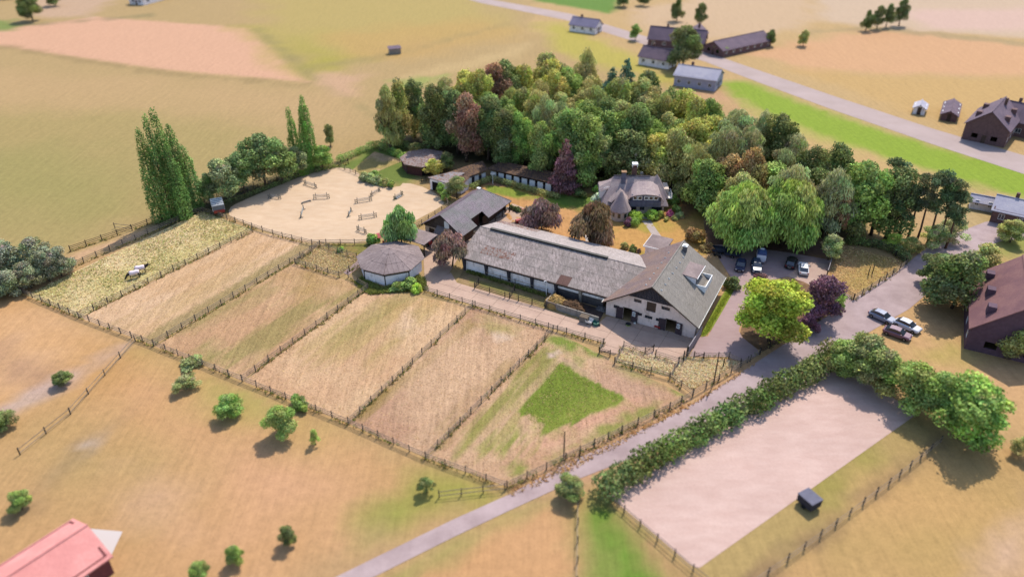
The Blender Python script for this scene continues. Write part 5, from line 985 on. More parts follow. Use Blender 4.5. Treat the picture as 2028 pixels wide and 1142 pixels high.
house(at(1880,228), -30, 4, 12, 2, 3, brick, tile_d, 'low dark shed beyond the far road, left of the large house', wins=3, name='shed', cat='shed', ch=False)
bh = house(at(1990,655), -27, 12, 17, 4.2, 9.8, worn('plum_brick', (124,96,112), .2, 2), tile_r, 'big house with red-brown tiled roof and dormers at the right edge', wins=4, dor=3)
rb = house(at(8,1222), -37, 8, 20, 3, 4.7, worn('maroon_boards', (150,84,84), .2, 2), tile_red, 'barn with salmon-red sheet roof at the bottom left corner', wins=3, name='barn', cat='barn', ch=False)
house(at(20,-8), 20, 8, 16, 3, 5, brick, tile_d, 'dark barn roof at the top left edge', name='barn', cat='barn', ch=False); house(at(300,2), -20, 8, 18, 3, 5, white, tile_d, 'bluish farm building at the top edge, left half', name='barn', cat='barn', ch=False)
sb = thing('field_shelter', 'small grey field shelter in the meadow at the top', 'shelter', G(782,106), rad(20)); put('wall', MB().box(-2,2,-1.2,1.2,0,1.9).mesh('wall'), sb, mat=concrete); put('roof', MB().slab([(-2.3,-1.5,2.0),(2.3,-1.5,2.0),(2.3,1.5,2.4),(-2.3,1.5,2.4)], .1).mesh('roof'), sb, mat=tile_d)

# ------------------------------------------------------------------ manure bunker, bins, yard things
bk = thing('manure_bunker', 'concrete-walled manure bunker beside the long barn front', 'bunker', G(1081, 607), 0); b0 = G(1081, 607); bA = G(1185, 640); bB = G(1102, 584)
def wallseg(p, q, h, th, mat, name='bunker_wall', h2=None):
    d = q-p; put(name, MB().add([(0,-th/2,0),(d.length,-th/2,0),(d.length,th/2,0),(0,th/2,0),(0,-th/2,h),(d.length,-th/2,h2 or h),(d.length,th/2,h2 or h),(0,th/2,h)], [(0,3,2,1),(4,5,6,7),(0,1,5,4),(1,2,6,5),(2,3,7,6),(3,0,4,7)]).mesh(name), bk, p-b0, (0,0,math.atan2(d.y,d.x)), mat=mat)
dfw = (bA-b0)/5
for i in range(5): wallseg(b0+dfw*i+dfw.normalized()*.02, b0+dfw*(i+1)-dfw.normalized()*.02, 1.25, .18, concrete if i else worn('brown_concrete', (168,146,130), .2, 1.5), h2=1.25)
dsw = (bB-b0)/2
for i in range(2): wallseg(b0+dsw*i+dsw.normalized()*.12, b0+dsw*(i+1), 1.25, .18, concrete)
put('floor', MB().slab([(0,0,.06),*[tuple((p-b0)+Vector((0,0,.06))) for p in (bA, G(1198,615), bB)]], .02).mesh('floor'), bk, mat=worn('manure_floor', (104,84,76), .4, 1, dirt=(60,48,42)))
def heap(px, r, h, mat, name, label, cat):
    p = G(*px); t = thing(name, label, cat, p); bm = bmesh.new(); bmesh.ops.create_icosphere(bm, subdivisions=4, radius=1)
    for v in bm.verts:
        n = math.sin(v.co.x*5+px[0])*math.sin(v.co.y*4.3)*.12+random.uniform(-.05, .05); v.co = Vector((v.co.x*r[0]*(1+n), v.co.y*r[1]*(1+n), max(-.1, v.co.z)**1*h*(1+n*2) if v.co.z > 0 else -.05))
    me = bpy.data.meshes.new(name); bm.to_mesh(me); bm.free(); put('heap', me, t, (0,0,.05), (0,0,rad(-28)), mat=mat); m = MB()
    for i in range(260):
        a = random.uniform(0, 6.28); q = random.uniform(0, 1)**.5; x, y = q*r[0]*math.cos(a), q*r[1]*math.sin(a); z = h*math.sqrt(max(0, 1-q*q)); d = Vector((random.uniform(-1,1), random.uniform(-1,1), random.uniform(-.3,.5))).normalized()*.22; s = d.cross(Vector((0,0,1))).normalized()*.03; o = Vector((x, y, z+.07)); m.add([o-d-s, o-d+s, o+d+s, o+d-s], [(0,1,2,3)])
    q = m.put('straw', t, mat, (0,0,0), (0,0,rad(-28))); q['kind'] = 'stuff'
heap((1103, 605), (2.1, 1.6), 1.7, worn('fresh_straw', (226,182,108), .25, 4, bump=.06), 'straw_heap', 'heap of golden fresh straw in the corner of the bunker', 'heap')
heap((1131, 610), (2.6, 1.7), 1.3, worn('old_manure', (128,94,64), .35, 4, bump=.06), 'manure_heap', 'brown manure heap behind the golden straw', 'heap')
heap((1192, 614), (1.0, .6), .5, worn('pale_rubble', (170,160,156), .3, 4, bump=.06), 'rubble_heap', 'small pale heap against the stable house corner', 'heap')
def simple(name, label, cat, px, parts, rz=-28, group=None):
    t = thing(name, label, cat, G(*px), rad(rz), group)
    for pn, mb, mt in parts: mb.put(pn, t, mt)
    return t
green_p = plain('green_plastic', (70,140,120), .4); red_p = plain('red_paint', (196,48,44), .4); blk = plain('black_rubber', (38,38,40), .8); ylw = plain('lime_plastic', (206,226,110), .4)
simple('crate', 'grey crate at the right end of the bunker wall', 'crate', (1157, 637), [('body', MB().box(-.7,.7,-.5,.5,.1,1.1), worn('crate_grey', (160,148,140), .2, 4)), ('lid', MB().box(-.75,.75,-.55,.55,1.1,1.2), wood), ('pallet', MB().box(-.7,.7,-.5,.5,0,.1), wood)])
simple('wheelbarrow', 'white wheelbarrow tipped against the bunker wall end', 'wheelbarrow', (1168, 640), [('tray', MB().add([(-.5,-.6,.4),(.5,-.6,.4),(.4,.5,.35),(-.4,.5,.35),(-.6,-.75,.85),(.6,-.75,.85),(.5,.65,.75),(-.5,.65,.75)], [(0,3,2,1),(0,1,5,4),(1,2,6,5),(2,3,7,6),(3,0,4,7)]), frame_w), ('wheel', MB().tube([(-.05,.75,.22),(.05,.75,.22)], .22, 10), blk), ('handle', MB().tube([(-.4,.5,.4),(-.4,-1.3,.7)], .03, 5).tube([(.4,.5,.4),(.4,-1.3,.7)], .03, 5), metal_g)])
simple('water_trough', 'green tub beside the white wheelbarrow', 'tub', (1180, 643), [('tub', MB().tube([(0,0,0),(0,0,.6)], [.5,.62], 12, False).prism([(.5*math.cos(i*.5236), .5*math.sin(i*.5236)) for i in range(12)], .3, .34), green_p)])
simple('bucket', 'small black bucket at the corner of the bunker', 'bucket', (1187, 645), [('bucket', MB().tube([(0,0,0),(0,0,.35)], [.14,.2], 10), blk), ('handle', MB().tube([(-.18,0,.35),(0,0,.5),(.18,0,.35)], .015, 4), metal_g)])
simple('feed_tub', 'lime green round tub on the shaded yard before the stable doors', 'tub', (1244, 644), [('tub', MB().tube([(0,0,.06),(0,0,.3)], [.38,.45], 12), ylw), ('rim', MB().tube([(0,0,.3),(0,0,.34)], [.48,.48], 12), blk)])
simple('red_barrow', 'red hand barrow by the right-hand stable door', 'barrow', (1302, 650), [('tray', MB().box(-.5,.5,-.3,.3,.3,.6), red_p), ('wheel', MB().tube([(-.05,.45,.2),(.05,.45,.2)], .2, 10), blk), ('handle', MB().tube([(-.3,-.3,.5),(-.3,-.9,.7)], .03, 4).tube([(.3,-.3,.5),(.3,-.9,.7)], .03, 4), blk)])
simple('white_bucket', 'white bucket beside the left open stable door', 'bucket', (1257, 641), [('bucket', MB().tube([(0,0,.05),(0,0,.4)], [.16,.22], 10), frame_w), ('rim', MB().tube([(0,0,.4),(0,0,.43)], [.24,.24], 10), metal_g)])
# boundary wall at the farmhouse corner
bw = thing('side_wall', 'low grey wall running forward from the right corner of the stable house', 'wall', G(1388, 662)); p0 = G(1388, 662); p1 = G(1360, 706); d = (p1-p0)
for i in range(4): a = d*i/4; put('wall_panel', MB().box(.02, d.length/4-.02, -.07, .07, 0, 1.7).mesh('wall_panel'), bw, a, (0,0,math.atan2(d.y,d.x)), mat=worn('grey_panel', (190,180,184), .15, 1.5))
put('end_post', MB().box(-.12,.12,-.12,.12,0,2.0).mesh('end_post'), bw, d, mat=dark_wood)
wb = thing('board_wall', 'pale board fence at the right side of the car park', 'fence', G(1645, 522)); p0 = G(1645, 522); d = G(1636, 551)-p0
for i in range(3): put('board', MB().box(.02, d.length/3-.02, -.05, .05, .05, 1.5).mesh('board'), wb, d*i/3, (0,0,math.atan2(d.y,d.x)), mat=MATS['grey_panel'])
put('post', MB().box(-.08,.08,-.08,.08,0,1.7).mesh('post'), wb, d, mat=dark_wood); put('post', MB().box(-.08,.08,-.08,.08,0,1.7).mesh('post'), wb, mat=dark_wood)
# poles and lamps
def pole(px, h, label, lamp=False, m=None, name='utility_pole', cat='pole', r=.1):
    t = thing(name, label, cat, G(*px)); MB().tube([(0,0,0),(0,0,h)], [r, r*.75], 8).put('pole', t, m or dark_wood)
    if lamp: MB().box(-.45,.45,-.05,.05,h-.06,h+.02).put('arm', t, m or dark_wood); MB().ell((-.4,0,h-.12),(.14,.14,.12),8,5).put('lamp', t, frame_w); MB().ell((.4,0,h-.12),(.14,.14,.12),8,5).put('lamp', t, frame_w)
    else: MB().box(-.07,.07,-.07,.07,h,h+.12).put('cap', t, m or dark_wood)
pole((1116,908), 4.7, 'dark wooden pole at the roadside fence near the front corner'); pole((1413,760), 5.8, 'dark wooden pole on the roadside fence by the corner pen')
pole((1082,585), 3.0, 'white lamp post at the corner of the bunker and the long barn', True, frame_w, 'lamp_post', 'lamp post', .06); pole((976,364), 2.6, 'white signpost-like lamp in the hedge before the white stable row', True, frame_w, 'lamp_post', 'lamp post', .07)
pole((1719,546), 1.9, 'thick short post standing in the dry paddock, left of two', name='paddock_post', cat='post'); pole((1727,543), 1.9, 'thick short post standing in the dry paddock, right of two', name='paddock_post', cat='post')
pole((1432,726), 1.5, 'single thick post outside the corner pen on the roadside', name='roadside_post', cat='post'); pole((1148,905), 1.5, 'single post on the verge right of the front pole', name='roadside_post', cat='post'); pole((1353,716), 2.0, 'tall gate post where the low grey wall meets the pen fence', name='gate_post', cat='post', r=.12)
# ------------------------------------------------------------------ jumps
jm = worn('jump_grey', (140,140,130), .2, 4); jw = worn('jump_white', (206,206,204), .1, 4); jg = worn('jump_green', (84,112,86), .2, 4)
def jump(a, b, h, label, wing=.5, rails=3, m=None, plank=False):
    A, B = G(*a), G(*b); t = thing('horse_jump', label, 'jump', A, group='jumps in the arena'); D = B-A; ang_ = math.atan2(D.y, D.x); L = D.length; t.rotation_euler = (0, 0, ang_); m = m or jm
    for x, s in ((0, -1), (L, 1)):
        if h > .6: MB().box(x-.05,x+.05,-.05,.05,0,h+.5).box(x+s*wing-.05,x+s*wing+.05,-.05,.05,0,h+.1).box(min(x,x+s*wing),max(x,x+s*wing),-.03,.03,.3,.4).box(min(x,x+s*wing),max(x,x+s*wing),-.03,.03,h-.1,h).box(x-.05,x+.05,-.4,.4,0,.08).box(x+s*wing-.05,x+s*wing+.05,-.4,.4,0,.08).box(x+s*wing/2-.03,x+s*wing/2+.03,-.03,.03,.4,h-.1).put('jump_wing', t, m)
        else: MB().add([(x-.05,-.3,0),(x+.05,-.3,0),(x+.05,.3,0),(x-.05,.3,0),(x-.05,-.03,h),(x+.05,-.03,h),(x+.05,.03,h),(x-.05,.03,h)], [(0,3,2,1),(4,5,6,7),(0,1,5,4),(1,2,6,5),(2,3,7,6),(3,0,4,7)]).put('jump_wing', t, m)
    for k in range(rails): z = h*(1-k*.3); MB().tube([(0,random.uniform(-.02,.02),z),(L,0,z)], .055, 7).put('pole', t, jm if k % 2 else jw)
    if plank: MB().box(.2,L-.2,-.35,.35,0,.28).put('water_box', t, jw)
J = [((606,366),(624,372),.9,'grey jump farthest back in the sand arena'),((536,393),(552,394),.8,'low grey jump in the tree shadow at the left of the arena'),((626,394),(648,393),1.0,'wide jump with tall wings in the middle of the arena'),((598,404),(615,399),.4,'low ground rail left of the wide middle jump'),((597,430),(601,416),.8,'narrow jump seen end-on in the left middle of the arena'),((691,428),(695,420),.7,'small single jump stand in the right middle of the arena'),
 ((716,434),(741,430),.9,'grey jump with solid wings nearest the big green tree'),((711,458),(722,462),1.0,'narrow jump with crossed wings nearest the front fence'),((708,402),(732,398),.9,'grey jump with solid wings right of the middle'),((737,388),(750,380),.8,'slanted jump pole behind the right middle jump')]
for j in J: jump(*j)
jump((783,395), (795,388), .9, 'green-posted jump with a white box below, at the right of the arena', m=jg, plank=True)
# ------------------------------------------------------------------ vehicles
tyre = plain('tyre', (40,40,42), .85, .2); rim = plain('rim', (170,170,176), .3, .6, .7); head = plain('headlight', (230,232,236), .15, .8); tail = plain('tail_light', (170,30,30), .3, .6); plate = plain('number_plate', (226,224,214), .4)
def wheel(t, x, y, r=.33):
    w_ = MB().tube([(x-.11,y,r),(x+.11,y,r)], r, 14).put('wheel', t, tyre); MB().tube([(x-.118,y,r),(x+.118,y,r)], r*.55, 10).put('rim', w_, rim)
def loft(secs):
    m = MB(); n = len(secs[0])
    for s in secs: m.v += s
    for i in range(len(secs)-1):
        for j in range(n): m.f.append((i*n+j, i*n+(j+1) % n, (i+1)*n+(j+1) % n, (i+1)*n+j))
    m.f.append(tuple(range(n-1, -1, -1))); m.f.append(tuple((len(secs)-1)*n+j for j in range(n))); return m
def sec(y, w_, z0, z1, r=.12): return [(-w_,y,z0+r),(-w_+r,y,z0),(w_-r,y,z0),(w_,y,z0+r),(w_,y,z1-r),(w_-r*1.3,y,z1),(-w_+r*1.3,y,z1),(-w_,y,z1-r)]
def car(px, rz, c, label, suv=False, group='cars in the car park'):
    t = thing('parked_car', label, 'car', G(*px), rad(rz), group); paint = plain('car_paint_%d_%d_%d' % c, c, .38, .5); h = .2 if suv else 0
    S = [(-2.15,.72,.42,.72),(-2.0,.84,.3,.86+h*.5),(-1.2,.89,.25,.93+h),(0,.9,.25,.97+h),(1.1,.89,.25,.96+h),(1.9,.85,.28,.92+h),(2.1,.74,.4,.8+h)]
    loft([sec(*s) for s in S]).put('body', t, paint, smooth=False)
    C = [(-1.15,.72,.9+h,.97+h),(-.45,.66,.9+h,1.4+h),(.4,.66,.9+h,1.45+h),(1.25 if not suv else 1.6,.64,.9+h,1.38+h),(1.85 if not suv else 1.95,.7,.9+h,.98+h)]
    loft([sec(*s, r=.05) for s in C]).put('window', t, glass)
    loft([sec(-.42,.62,1.38+h,1.43+h,.02), sec(.4,.62,1.43+h,1.49+h,.02), sec(1.2 if not suv else 1.55,.6,1.36+h,1.42+h,.02)]).put('roof', t, paint)
    for x in (-.82, .82):
        for y in (-1.35, 1.35): wheel(t, x, y)
        MB().box(x*.78-.16,x*.78+.16,-2.17,-2.08,.62,.76).put('headlight', t, head); MB().box(x*.78-.14,x*.78+.14,2.02,2.13,.68+h*.5,.86+h*.5).put('tail_light', t, tail)
        MB().box(x*1.14-.1,x*1.14+.1,-.85,-.7,.9+h,1.05+h).put('wing_mirror', t, paint)
    MB().box(-.26,.26,-2.19,-2.15,.42,.53).put('number_plate', t, plate); MB().box(-.26,.26,2.1,2.14,.55,.66).put('number_plate', t, plate); MB().box(-.5,.5,-2.18,-2.12,.55,.68).put('grille', t, blk); return t
car((1466,530), -20, (44,52,92), 'dark blue car parked nearest the back of the stable house'); car((1590,537), 164, (262,260,262), 'silver-white car parked at the right beside the paving edge'); car((1566,525), 152, (42,36,44), 'black car in the shade left of the silver-white car'); car((1497,533), -12, (40,66,100), 'dark blue car half hidden left of the round tree top', True)
ht = thing('horse_trailer', 'white and blue horse trailer in the middle of the car park', 'trailer', G(1506, 514), rad(-16)); bl = plain('trailer_blue', (92,112,168), .35); wt = plain('trailer_white', (280,280,290), .4)
MB().box(-.85,.85,-1.7,1.0,.45,1.5).put('body', ht, wt); loft([sec(-1.6,.84,1.5,2.2,.25), sec(-.5,.86,1.5,2.35,.3), sec(.8,.82,1.2,2.25,.35), sec(1.35,.6,.8,1.7,.3)]).put('canopy', ht, bl); MB().add([(-.8,-1.72,.5),(.8,-1.72,.5),(.8,-1.66,1.85),(-.8,-1.66,1.85),(-.8,-1.78,.5),(.8,-1.78,.5),(.8,-1.72,1.85),(-.8,-1.72,1.85)], [(4,5,6,7),(0,3,2,1),(0,1,5,4),(3,7,6,2),(0,4,7,3),(1,2,6,5)]).put('ramp', ht, wt)
MB().tube([(0,1.3,.5),(0,2.4,.45)], .05, 6).put('drawbar', ht, metal_g); MB().box(-.4,.4,-.2,.25,2.33,2.4).put('roof_hatch', ht, frame_w)
for x in (-.9, .9): wheel(ht, x, -.4, .3); MB().box(x*.8-.1,x*.8+.1,-1.82,-1.76,.6,.75).put('tail_light', ht, tail); MB().tube([(x-.14,-.4,.34),(x+.14,-.4,.34)], .4, 10).put('mudguard', ht, blk)
for px, rz, lb, L in (((1427,500),76,'dark flatbed trailer nearest the stable house ridge end',3.2), ((1450,507),76,'dark low trailer coupled right of the other flatbed',3.0)):
    t = thing('flatbed_trailer', lb, 'trailer', G(*px), rad(rz), 'flatbed trailers'); MB().box(-.9,.9,-L/2,L/2,.5,.6).put('deck', t, worn('trailer_deck', (86,90,104), .2, 2)); MB().box(-.94,-.9,-L/2,L/2,.6,.95).box(.9,.94,-L/2,L/2,.6,.95).box(-.94,.94,-L/2-.04,-L/2,.6,.95).box(-.94,.94,L/2,L/2+.04,.6,.95).put('side_board', t, worn('trailer_side', (60,70,92), .2, 2)); wheel(t,-.95,0,.3); wheel(t,.95,0,.3); MB().tube([(0,-L/2,.5),(0,-L/2-1.0,.45)], .05, 6).put('drawbar', t, metal_g)
mc = thing('motorbike', 'small motorbike standing behind the stable house', 'motorbike', G(1420, 509), rad(40))
MB().tube([(-.05,.6,.3),(.05,.6,.3)], .3, 12).put('wheel', mc, tyre); MB().tube([(-.05,-.6,.3),(.05,-.6,.3)], .3, 12).put('wheel', mc, tyre); MB().box(-.12,.12,-.45,.35,.35,.75).put('body', mc, blk); MB().box(-.14,.14,-.7,0,.75,.85).put('seat', mc, blk); MB().tube([(0,.6,.3),(0,.4,.95)], .03, 5).tube([(-.35,.38,.98),(.35,.38,.98)], .025, 5).put('handlebar', mc, metal_g)
wgn = thing('forage_wagon', 'grey forage wagon with red tail parked at the left arena corner', 'wagon', G(434, 420), rad(25)); MB().box(-1.1,1.1,-2.2,2.2,.8,1.2).put('chassis', wgn, plain('red_wagon', (176,52,44), .5)); MB().add([(-1.15,-2.1,1.2),(1.15,-2.1,1.2),(1.15,2.1,1.2),(-1.15,2.1,1.2),(-1.2,-2.2,2.5),(1.2,-2.2,2.5),(1.2,2.2,2.3),(-1.2,2.2,2.3)], [(0,3,2,1),(4,5,6,7),(0,1,5,4),(1,2,6,5),(2,3,7,6),(3,0,4,7)]).put('cage', wgn, worn('wagon_grey', (150,154,160), .2, 2))
for k in range(5): MB().box(-1.22,1.22,-1.9+k*.9,-1.8+k*.9,1.2,2.56).put('rib', wgn, frame_w)
MB().box(-1.1,1.1,-2.3,-2.2,.9,1.5).put('tailboard', wgn, MATS['red_wagon']); wheel(wgn,-1.0,-.4,.5); wheel(wgn,1.0,-.4,.5); MB().tube([(0,2.2,.8),(0,3.4,.6)], .07, 6).put('drawbar', wgn, metal_g)
def tractor(px, rz, label, c=red_p):
    t = thing('red_tractor', label, 'tractor', G(*px), rad(rz)); MB().box(-.35,.35,-.2,1.5,.6,1.2).put('bonnet', t, c); MB().box(-.5,.5,-1.2,-.2,1.3,1.42).put('seat', t, blk)
    for x in (-.65, .65): wheel(t, x, -.8, .6); wheel(t, x*.8, 1.1, .35); MB().box(x-.2,x+.2,-1.3,-.3,1.22,1.3).put('mudguard', t, c)
    MB().tube([(0,-.2,1.2),(0,-.45,1.6)], .03, 5).tube([(-.2,-.5,1.6),(.2,-.5,1.6)], .03, 5).put('steering_wheel', t, blk); MB().box(-.5,.5,-1.1,-1.0,1.3,2.3).box(-.5,-.42,-1.1,-1.0,.8,2.3).put('roll_bar', t, blk)
tractor((850,483), 200, 'small red tractor parked by the shingled gable of the stable'); tractor((1034,443), 120, 'little red garden tractor by the log bench under the copper tree')
ps = thing('parasol', 'red parasol beside the bush at the arena fence', 'parasol', G(754, 484)); MB().tube([(0,0,0),(0,0,2.4)], .03, 6).put('pole', ps, frame_w); MB().tube([(0,0,2.05),(0,0,2.5)], [1.15,.03], 8).put('canopy', ps, plain('faded_red_cloth', (222,106,104), .9)); MB().tube([(0,0,0),(0,0,.1)], .3, 8).put('base', ps, concrete)
for i, px in enumerate([(760,486),(764,481)]):
    t = thing('garden_chair', ['red garden chair left under the parasol', 'red garden chair right of the parasol'][i], 'chair', G(*px), rad(40*i)); MB().box(-.25,.25,-.25,.25,.42,.47).put('seat', t, red_p); MB().box(-.25,.25,.21,.25,.47,.95).put('backrest', t, red_p)
    for x in (-.22, .22):
        for y in (-.22, .22): MB().box(x-.02,x+.02,y-.02,y+.02,0,.42).put('leg', t, red_p)
lg = thing('log_bench', 'round grey bench of stacked logs on the patio under the copper tree', 'bench', G(1026, 446), rad(20))
for i in range(7): MB().tube([(-1.2,-.8+i*.26,.45+.05*(i % 2)),(1.2,-.8+i*.26,.45)], .1, 7).put('log', lg, grey_rail)
for x, y in ((-1,-.7),(1,-.7),(-1,.7),(1,.7)): MB().tube([(x,y,0),(x,y,.4)], .1, 6).put('leg', lg, grey_rail)
MB().box(-1.6,1.6,-1.3,-1.05,.3,.38).put('seat', lg, grey_rail)
ft = thing('flower_trough', 'red trough at the lawn edge beside the patio', 'trough', G(1033, 418), rad(-15)); MB().box(-.9,.9,-.25,.25,.1,.5).put('trough', ft, red_p); MB().box(-.7,-.6,-.2,.2,0,.1).box(.6,.7,-.2,.2,0,.1).put('foot', ft, blk)
for i, px in enumerate([(1013,414),(1021,417),(1027,419)]): tree(G(*px), 1.2, .7, 'bush', 'dg', f'potted green plant at the patio edge, {ordn[i]} from the left', 'patio plants', cat='plant', name='plant')
lw = thing('low_wall', 'low stone wall with boulders along the shaded stable side', 'wall', G(1003, 420))
for i in range(9): p = G(985+i*2.4, 432-i*2.2)-G(1003, 420); MB().ell((0,0,.25),(.42,.3,.32),7,4,.12).put('stone', lw, concrete, (p.x, p.y, 0))
pt = thing('picnic_table', 'dark picnic table between the stable and the long barn', 'table', G(938, 466), rad(30)); MB().box(-.9,.9,-.35,.35,.72,.77).put('tabletop', pt, dark_wood); MB().box(-.9,.9,-.8,-.5,.42,.46).put('seat', pt, dark_wood); MB().box(-.9,.9,.5,.8,.42,.46).put('seat', pt, dark_wood)
for x in (-.7, .7): MB().box(x-.05,x+.05,-.75,.75,.34,.42).box(x-.05,x+.05,-.3,-.2,0,.72).box(x-.05,x+.05,.2,.3,0,.72).put('leg', pt, dark_wood)
bx = simple('dark_trailer', 'dark covered box standing at the edge of the neighbouring arena', 'box trailer', (1600,1000), [('body', MB().box(-.9,.9,-1.1,1.1,.4,1.5), darkboard), ('roof', MB().box(-.95,.95,-1.15,1.15,1.5,1.6), slate), ('wheel', MB().tube([(-1.0,0,.3),(1.0,0,.3)], .3, 10), tyre)], 30)
car((1795,650), 40, (250,250,262), 'white car parked before the big red-brown roofed house', group='cars across the road'); car((1775,665), 50, (150,110,130), 'dull pink-grey car parked beside the white one across the road', group='cars across the road'); car((1745,632), 40, (170,176,200), 'light blue-grey car at the roadside opposite the pines', group='cars across the road')
# ------------------------------------------------------------------ horses (grazing side by side, in light rugs)
coat = worn('dark_coat', (48,38,36), .25, 3, rnd=0, rough=.5); rug = worn('pale_rug', (300,276,280), .1, 2, rnd=0)
def horse(px, rz, label, k=0):
    t = thing('horse', label, 'horse', G(*px), rad(rz), None)
    V = [(0,-.62,1.28),(0,-.15,1.2),(0,.4,1.22),(0,.7,1.32),(0,1.05,1.35 if k else 1.05),(0,1.4,1.55 if k else .72),(0,1.5,1.62 if k else .5),(0,1.78,1.45 if k else .2)]; E = [(i, i+1) for i in range(7)]; Rr = [.34,.33,.34,.3,.2,.15,.14,.075]
    def leg(root, pts_, rs):
        p = root
        for q, r in zip(pts_, rs): V.append(q); Rr.append(r); E.append((p, len(V)-1)); p = len(V)-1
    for s in (-1, 1):
        leg(0, [(s*.2,-.75,1.0),(s*.2,-.62,.72),(s*.19,-.86,.5),(s*.19,-.8,.15),(s*.19,-.74,.03)], [.19,.12,.075,.05,.07]); leg(3, [(s*.19,.66,.95),(s*.18,.68,.5),(s*.18,.66,.15),(s*.18,.7,.03)], [.13,.07,.048,.065])
    leg(0, [(0,-.95,1.25),(0,-1.08,.9),(0,-1.05,.55)], [.06,.08,.04])
    me = bpy.data.meshes.new('body'); me.from_pydata(V, E, []); o = put('body', me, t, mat=coat); o.modifiers.new('skin', 'SKIN'); sk = me.skin_vertices[0]
    for i, r in enumerate(Rr): sk.data[i].radius = (r, r*1.1)
    sk.data[0].use_root = True; sb_ = o.modifiers.new('sub', 'SUBSURF'); sb_.levels = sb_.render_levels = 2
    e = V[6]; MB().add([(-.06,e[1]-.05,e[2]+.12),(-.02,e[1]-.05,e[2]+.12),(-.05,e[1]-.1,e[2]+.28),(.06,e[1]-.05,e[2]+.12),(.02,e[1]-.05,e[2]+.12),(.05,e[1]-.1,e[2]+.28)], [(0,1,2),(3,5,4)]).put('ear', t, coat)
    m = MB(); ys_ = [-.95,-.6,-.1,.4,.75]
    for y, r, zc in zip(ys_, (.3,.4,.39,.4,.35), (1.24,1.27,1.22,1.24,1.28)):
        for j in range(9): a = rad(-30+j*30); m.v.append((r*math.cos(a)*1.02, y, zc+r*math.sin(a)*1.08-(.12 if j in (0, 8) else 0)))
    for i in range(4):
        for j in range(8): m.f.append((i*9+j, (i+1)*9+j, (i+1)*9+j+1, i*9+j+1))
    q = m.put('rug', t, rug, smooth=True); q.modifiers.new('th', 'SOLIDIFY').thickness = .03
    mm = MB()
    for i in range(3, 6): a, b = Vector(V[i]), Vector(V[i+1]); mm.add([a+Vector((-.03,0,Rr[i])), a+Vector((.03,0,Rr[i])), b+Vector((.03,0,Rr[i+1]+.04)), b+Vector((-.03,0,Rr[i+1]+.04)), a+Vector((0,0,Rr[i]+.14)), b+Vector((0,0,Rr[i+1]+.14))], [(0,1,4),(2,3,5),(0,4,5,3),(1,2,5,4)])
    mm.put('mane', t, coat)
horse((268,551), 120, 'dark horse in a pale pinkish rug grazing, nearer the camera', 0); horse((281,541), -68, 'dark horse in a pale rug with raised head, behind the other horse', 1)

# ------------------------------------------------------------------ loose grass, weeds and stubble
def tufts(name, label, pts_, hmin, hmax, col, cat='grass', wid=.09, spread=.16, blades=3, tone=.3, lean=1.4):
    P = np.array(pts_, float); n = len(P); r = np.random.default_rng(n); Vs = []; Cs = []
    base = np.array([x/1.12 for x in lin(col)])
    tone_t = r.uniform(1-tone, 1+tone, n)[:, None]*(1+r.normal(0, .06, (n, 3)))
    for b in range(blades):
        a = r.uniform(0, 6.283, n); h = r.uniform(hmin, hmax, n); dx, dy = np.cos(a), np.sin(a); off = r.uniform(0, spread, n); z = P[:, 2] if P.shape[1] > 2 else np.zeros(n)
        x = P[:, 0]+dx*off; y = P[:, 1]+dy*off; px_, py_ = -dy*wid, dx*wid; l = h*lean*r.uniform(.2, 1, n)
        Vs.append(np.stack([np.stack([x-px_, y-py_, z], -1), np.stack([x+px_, y+py_, z], -1), np.stack([x+dx*l, y+dy*l, z+h], -1)], 1)); Cs.append(np.repeat((base*tone_t*r.uniform(.8, 1.2, (n, 1)))[:, None, :], 3, 1))
    V = np.concatenate(Vs); Cc = np.concatenate(Cs); N = len(V); me = bpy.data.meshes.new(name); me.vertices.add(N*3); me.vertices.foreach_set('co', V.reshape(-1).astype(np.float32)); me.loops.add(N*3); me.loops.foreach_set('vertex_index', np.arange(N*3, dtype=np.int32)); me.polygons.add(N); me.polygons.foreach_set('loop_start', np.arange(0, N*3, 3, dtype=np.int32)); me.polygons.foreach_set('loop_total', np.full(N, 3, np.int32)); me.update(calc_edges=True); set_col(me, np.clip(Cc, 0, .8)); me.materials.append(LEAF)
    o = put(name, me); o.color = (1, 1, 1, 1); return tag(o, label, cat, kind='stuff')
def scatter(px, n, patchy=0, seed=1, sc=3, thr=.5):
    P = PX(px); xs_ = [p.x for p in P]; ys_ = [p.y for p in P]; c = np.stack([rng.uniform(min(xs_), max(xs_), n*4), rng.uniform(min(ys_), max(ys_), n*4)], -1); s = sdist(c[:, 0], c[:, 1], [(p.x, p.y) for p in P]); k = s < -.15
    if patchy: k &= fbm(c[:, 0], c[:, 1], sc, seed) > thr
    c = c[k][:n]; return np.concatenate([c, np.full((len(c), 1), .03)], -1)
A1 = [(52,584),(157,627),(498,456),(402,420)]
tufts('dry_grass', 'tall dry yellow grass in the paddock with the horses', scatter(A1, 4500), .08, .3, (226,204,152))
tufts('green_grass', 'greener grass clumps in the paddock with the horses', scatter(A1, 1800, 1, 3, 4, .55), .08, .28, (176,170,104))
tufts('pen_grass', 'straw-coloured dry grass in the two small pens by the road', np.concatenate([scatter([(1218,716),(1326,746),(1344,717),(1236,686)], 900), scatter([(1329,748),(1372,772),(1468,716),(1352,707)], 1300)]), .1, .32, (240,214,170))
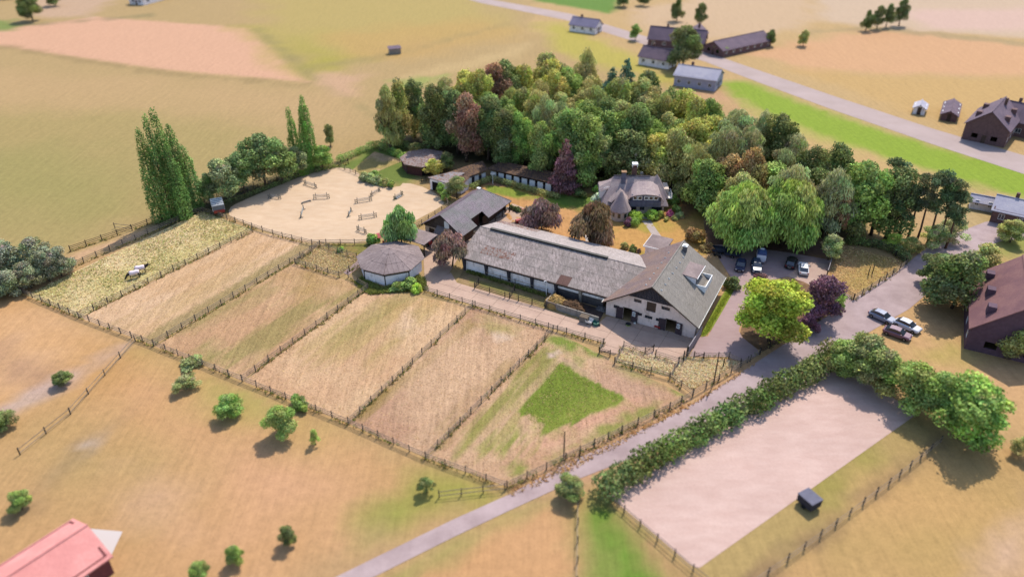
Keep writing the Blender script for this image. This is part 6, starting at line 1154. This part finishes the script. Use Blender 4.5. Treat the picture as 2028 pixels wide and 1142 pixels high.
tufts('weedy_grass', 'weedy grass in the small triangular paddock', scatter([(588,521),(672,546),(711,512),(636,486)], 1500), .08, .28, (214,190,142))
tufts('paddock_grass', 'short dry stubble over the dry paddock by the pines', scatter([(1640,548),(1690,587),(1795,520),(1668,484)], 1500), .06, .2, (222,188,134))
tufts('stubble', 'short dry stubble scattered over the middle paddocks', np.concatenate([scatter([(160,630),(305,683),(632,484),(500,458)], 2200), scatter([(307,686),(480,753),(727,571),(587,522)], 2200), scatter([(482,755),(690,837),(935,607),(731,573)], 3000), scatter([(692,838),(843,903),(1093,656),(939,608)], 2600), scatter(p6, 2600)]),   .04, .12, (216,178,132), wid=.05)
tufts('turf', 'lush green grass of the square patch in the front paddock', scatter([(1105,718),(1235,790),(1070,862),(1030,815)], 1400), .04, .12, (164,166,84), wid=.07)
wd = []
for P, h in FENCES[:32]:
    for a, b in zip(P, P[1:]):
        n = int((b-a).length*7); f = rng.random(n)[:, None]; q = np.array(a)[None]*(1-f)+np.array(b)[None]*f; q[:, :2] += rng.normal(0, .22, (n, 2)); q[:, 2] = .02; k = fbm(q[:, 0], q[:, 1], 3, 9) > .42; wd.append(q[k])
wd = np.concatenate(wd); tufts('fence_weeds', 'green weeds growing along the foot of the paddock fences', wd[::2], .1, .4, (118,124,58)); tufts('fence_weeds', 'dry grass growing along the foot of the paddock fences', wd[1::2], .1, .4, (190,160,104))
tufts('garden_weeds', 'weeds round the octagonal hut and along the barn wall', np.concatenate([scatter([(700,560),(730,585),(850,575),(842,552),(830,545),(760,570),(716,548)], 2600), scatter([(920,540),(1080,590),(1084,583),(930,530)], 1500)]), .1, .5, (130,134,70))
tufts('verge_grass', 'bright grass of the strip beside the stable house', scatter([(1385,666),(1401,663),(1457,566),(1448,560)], 3500), .08, .25, (158,170,66), wid=.07)
tufts('dry_tracks', 'dry tufts on the verge between the front fence and the road', scatter([(1000,972),(1120,915),(1372,793),(1500,715),(1502,722),(1372,805),(1130,935),(1012,985)], 3500), .08, .3, (200,160,108))
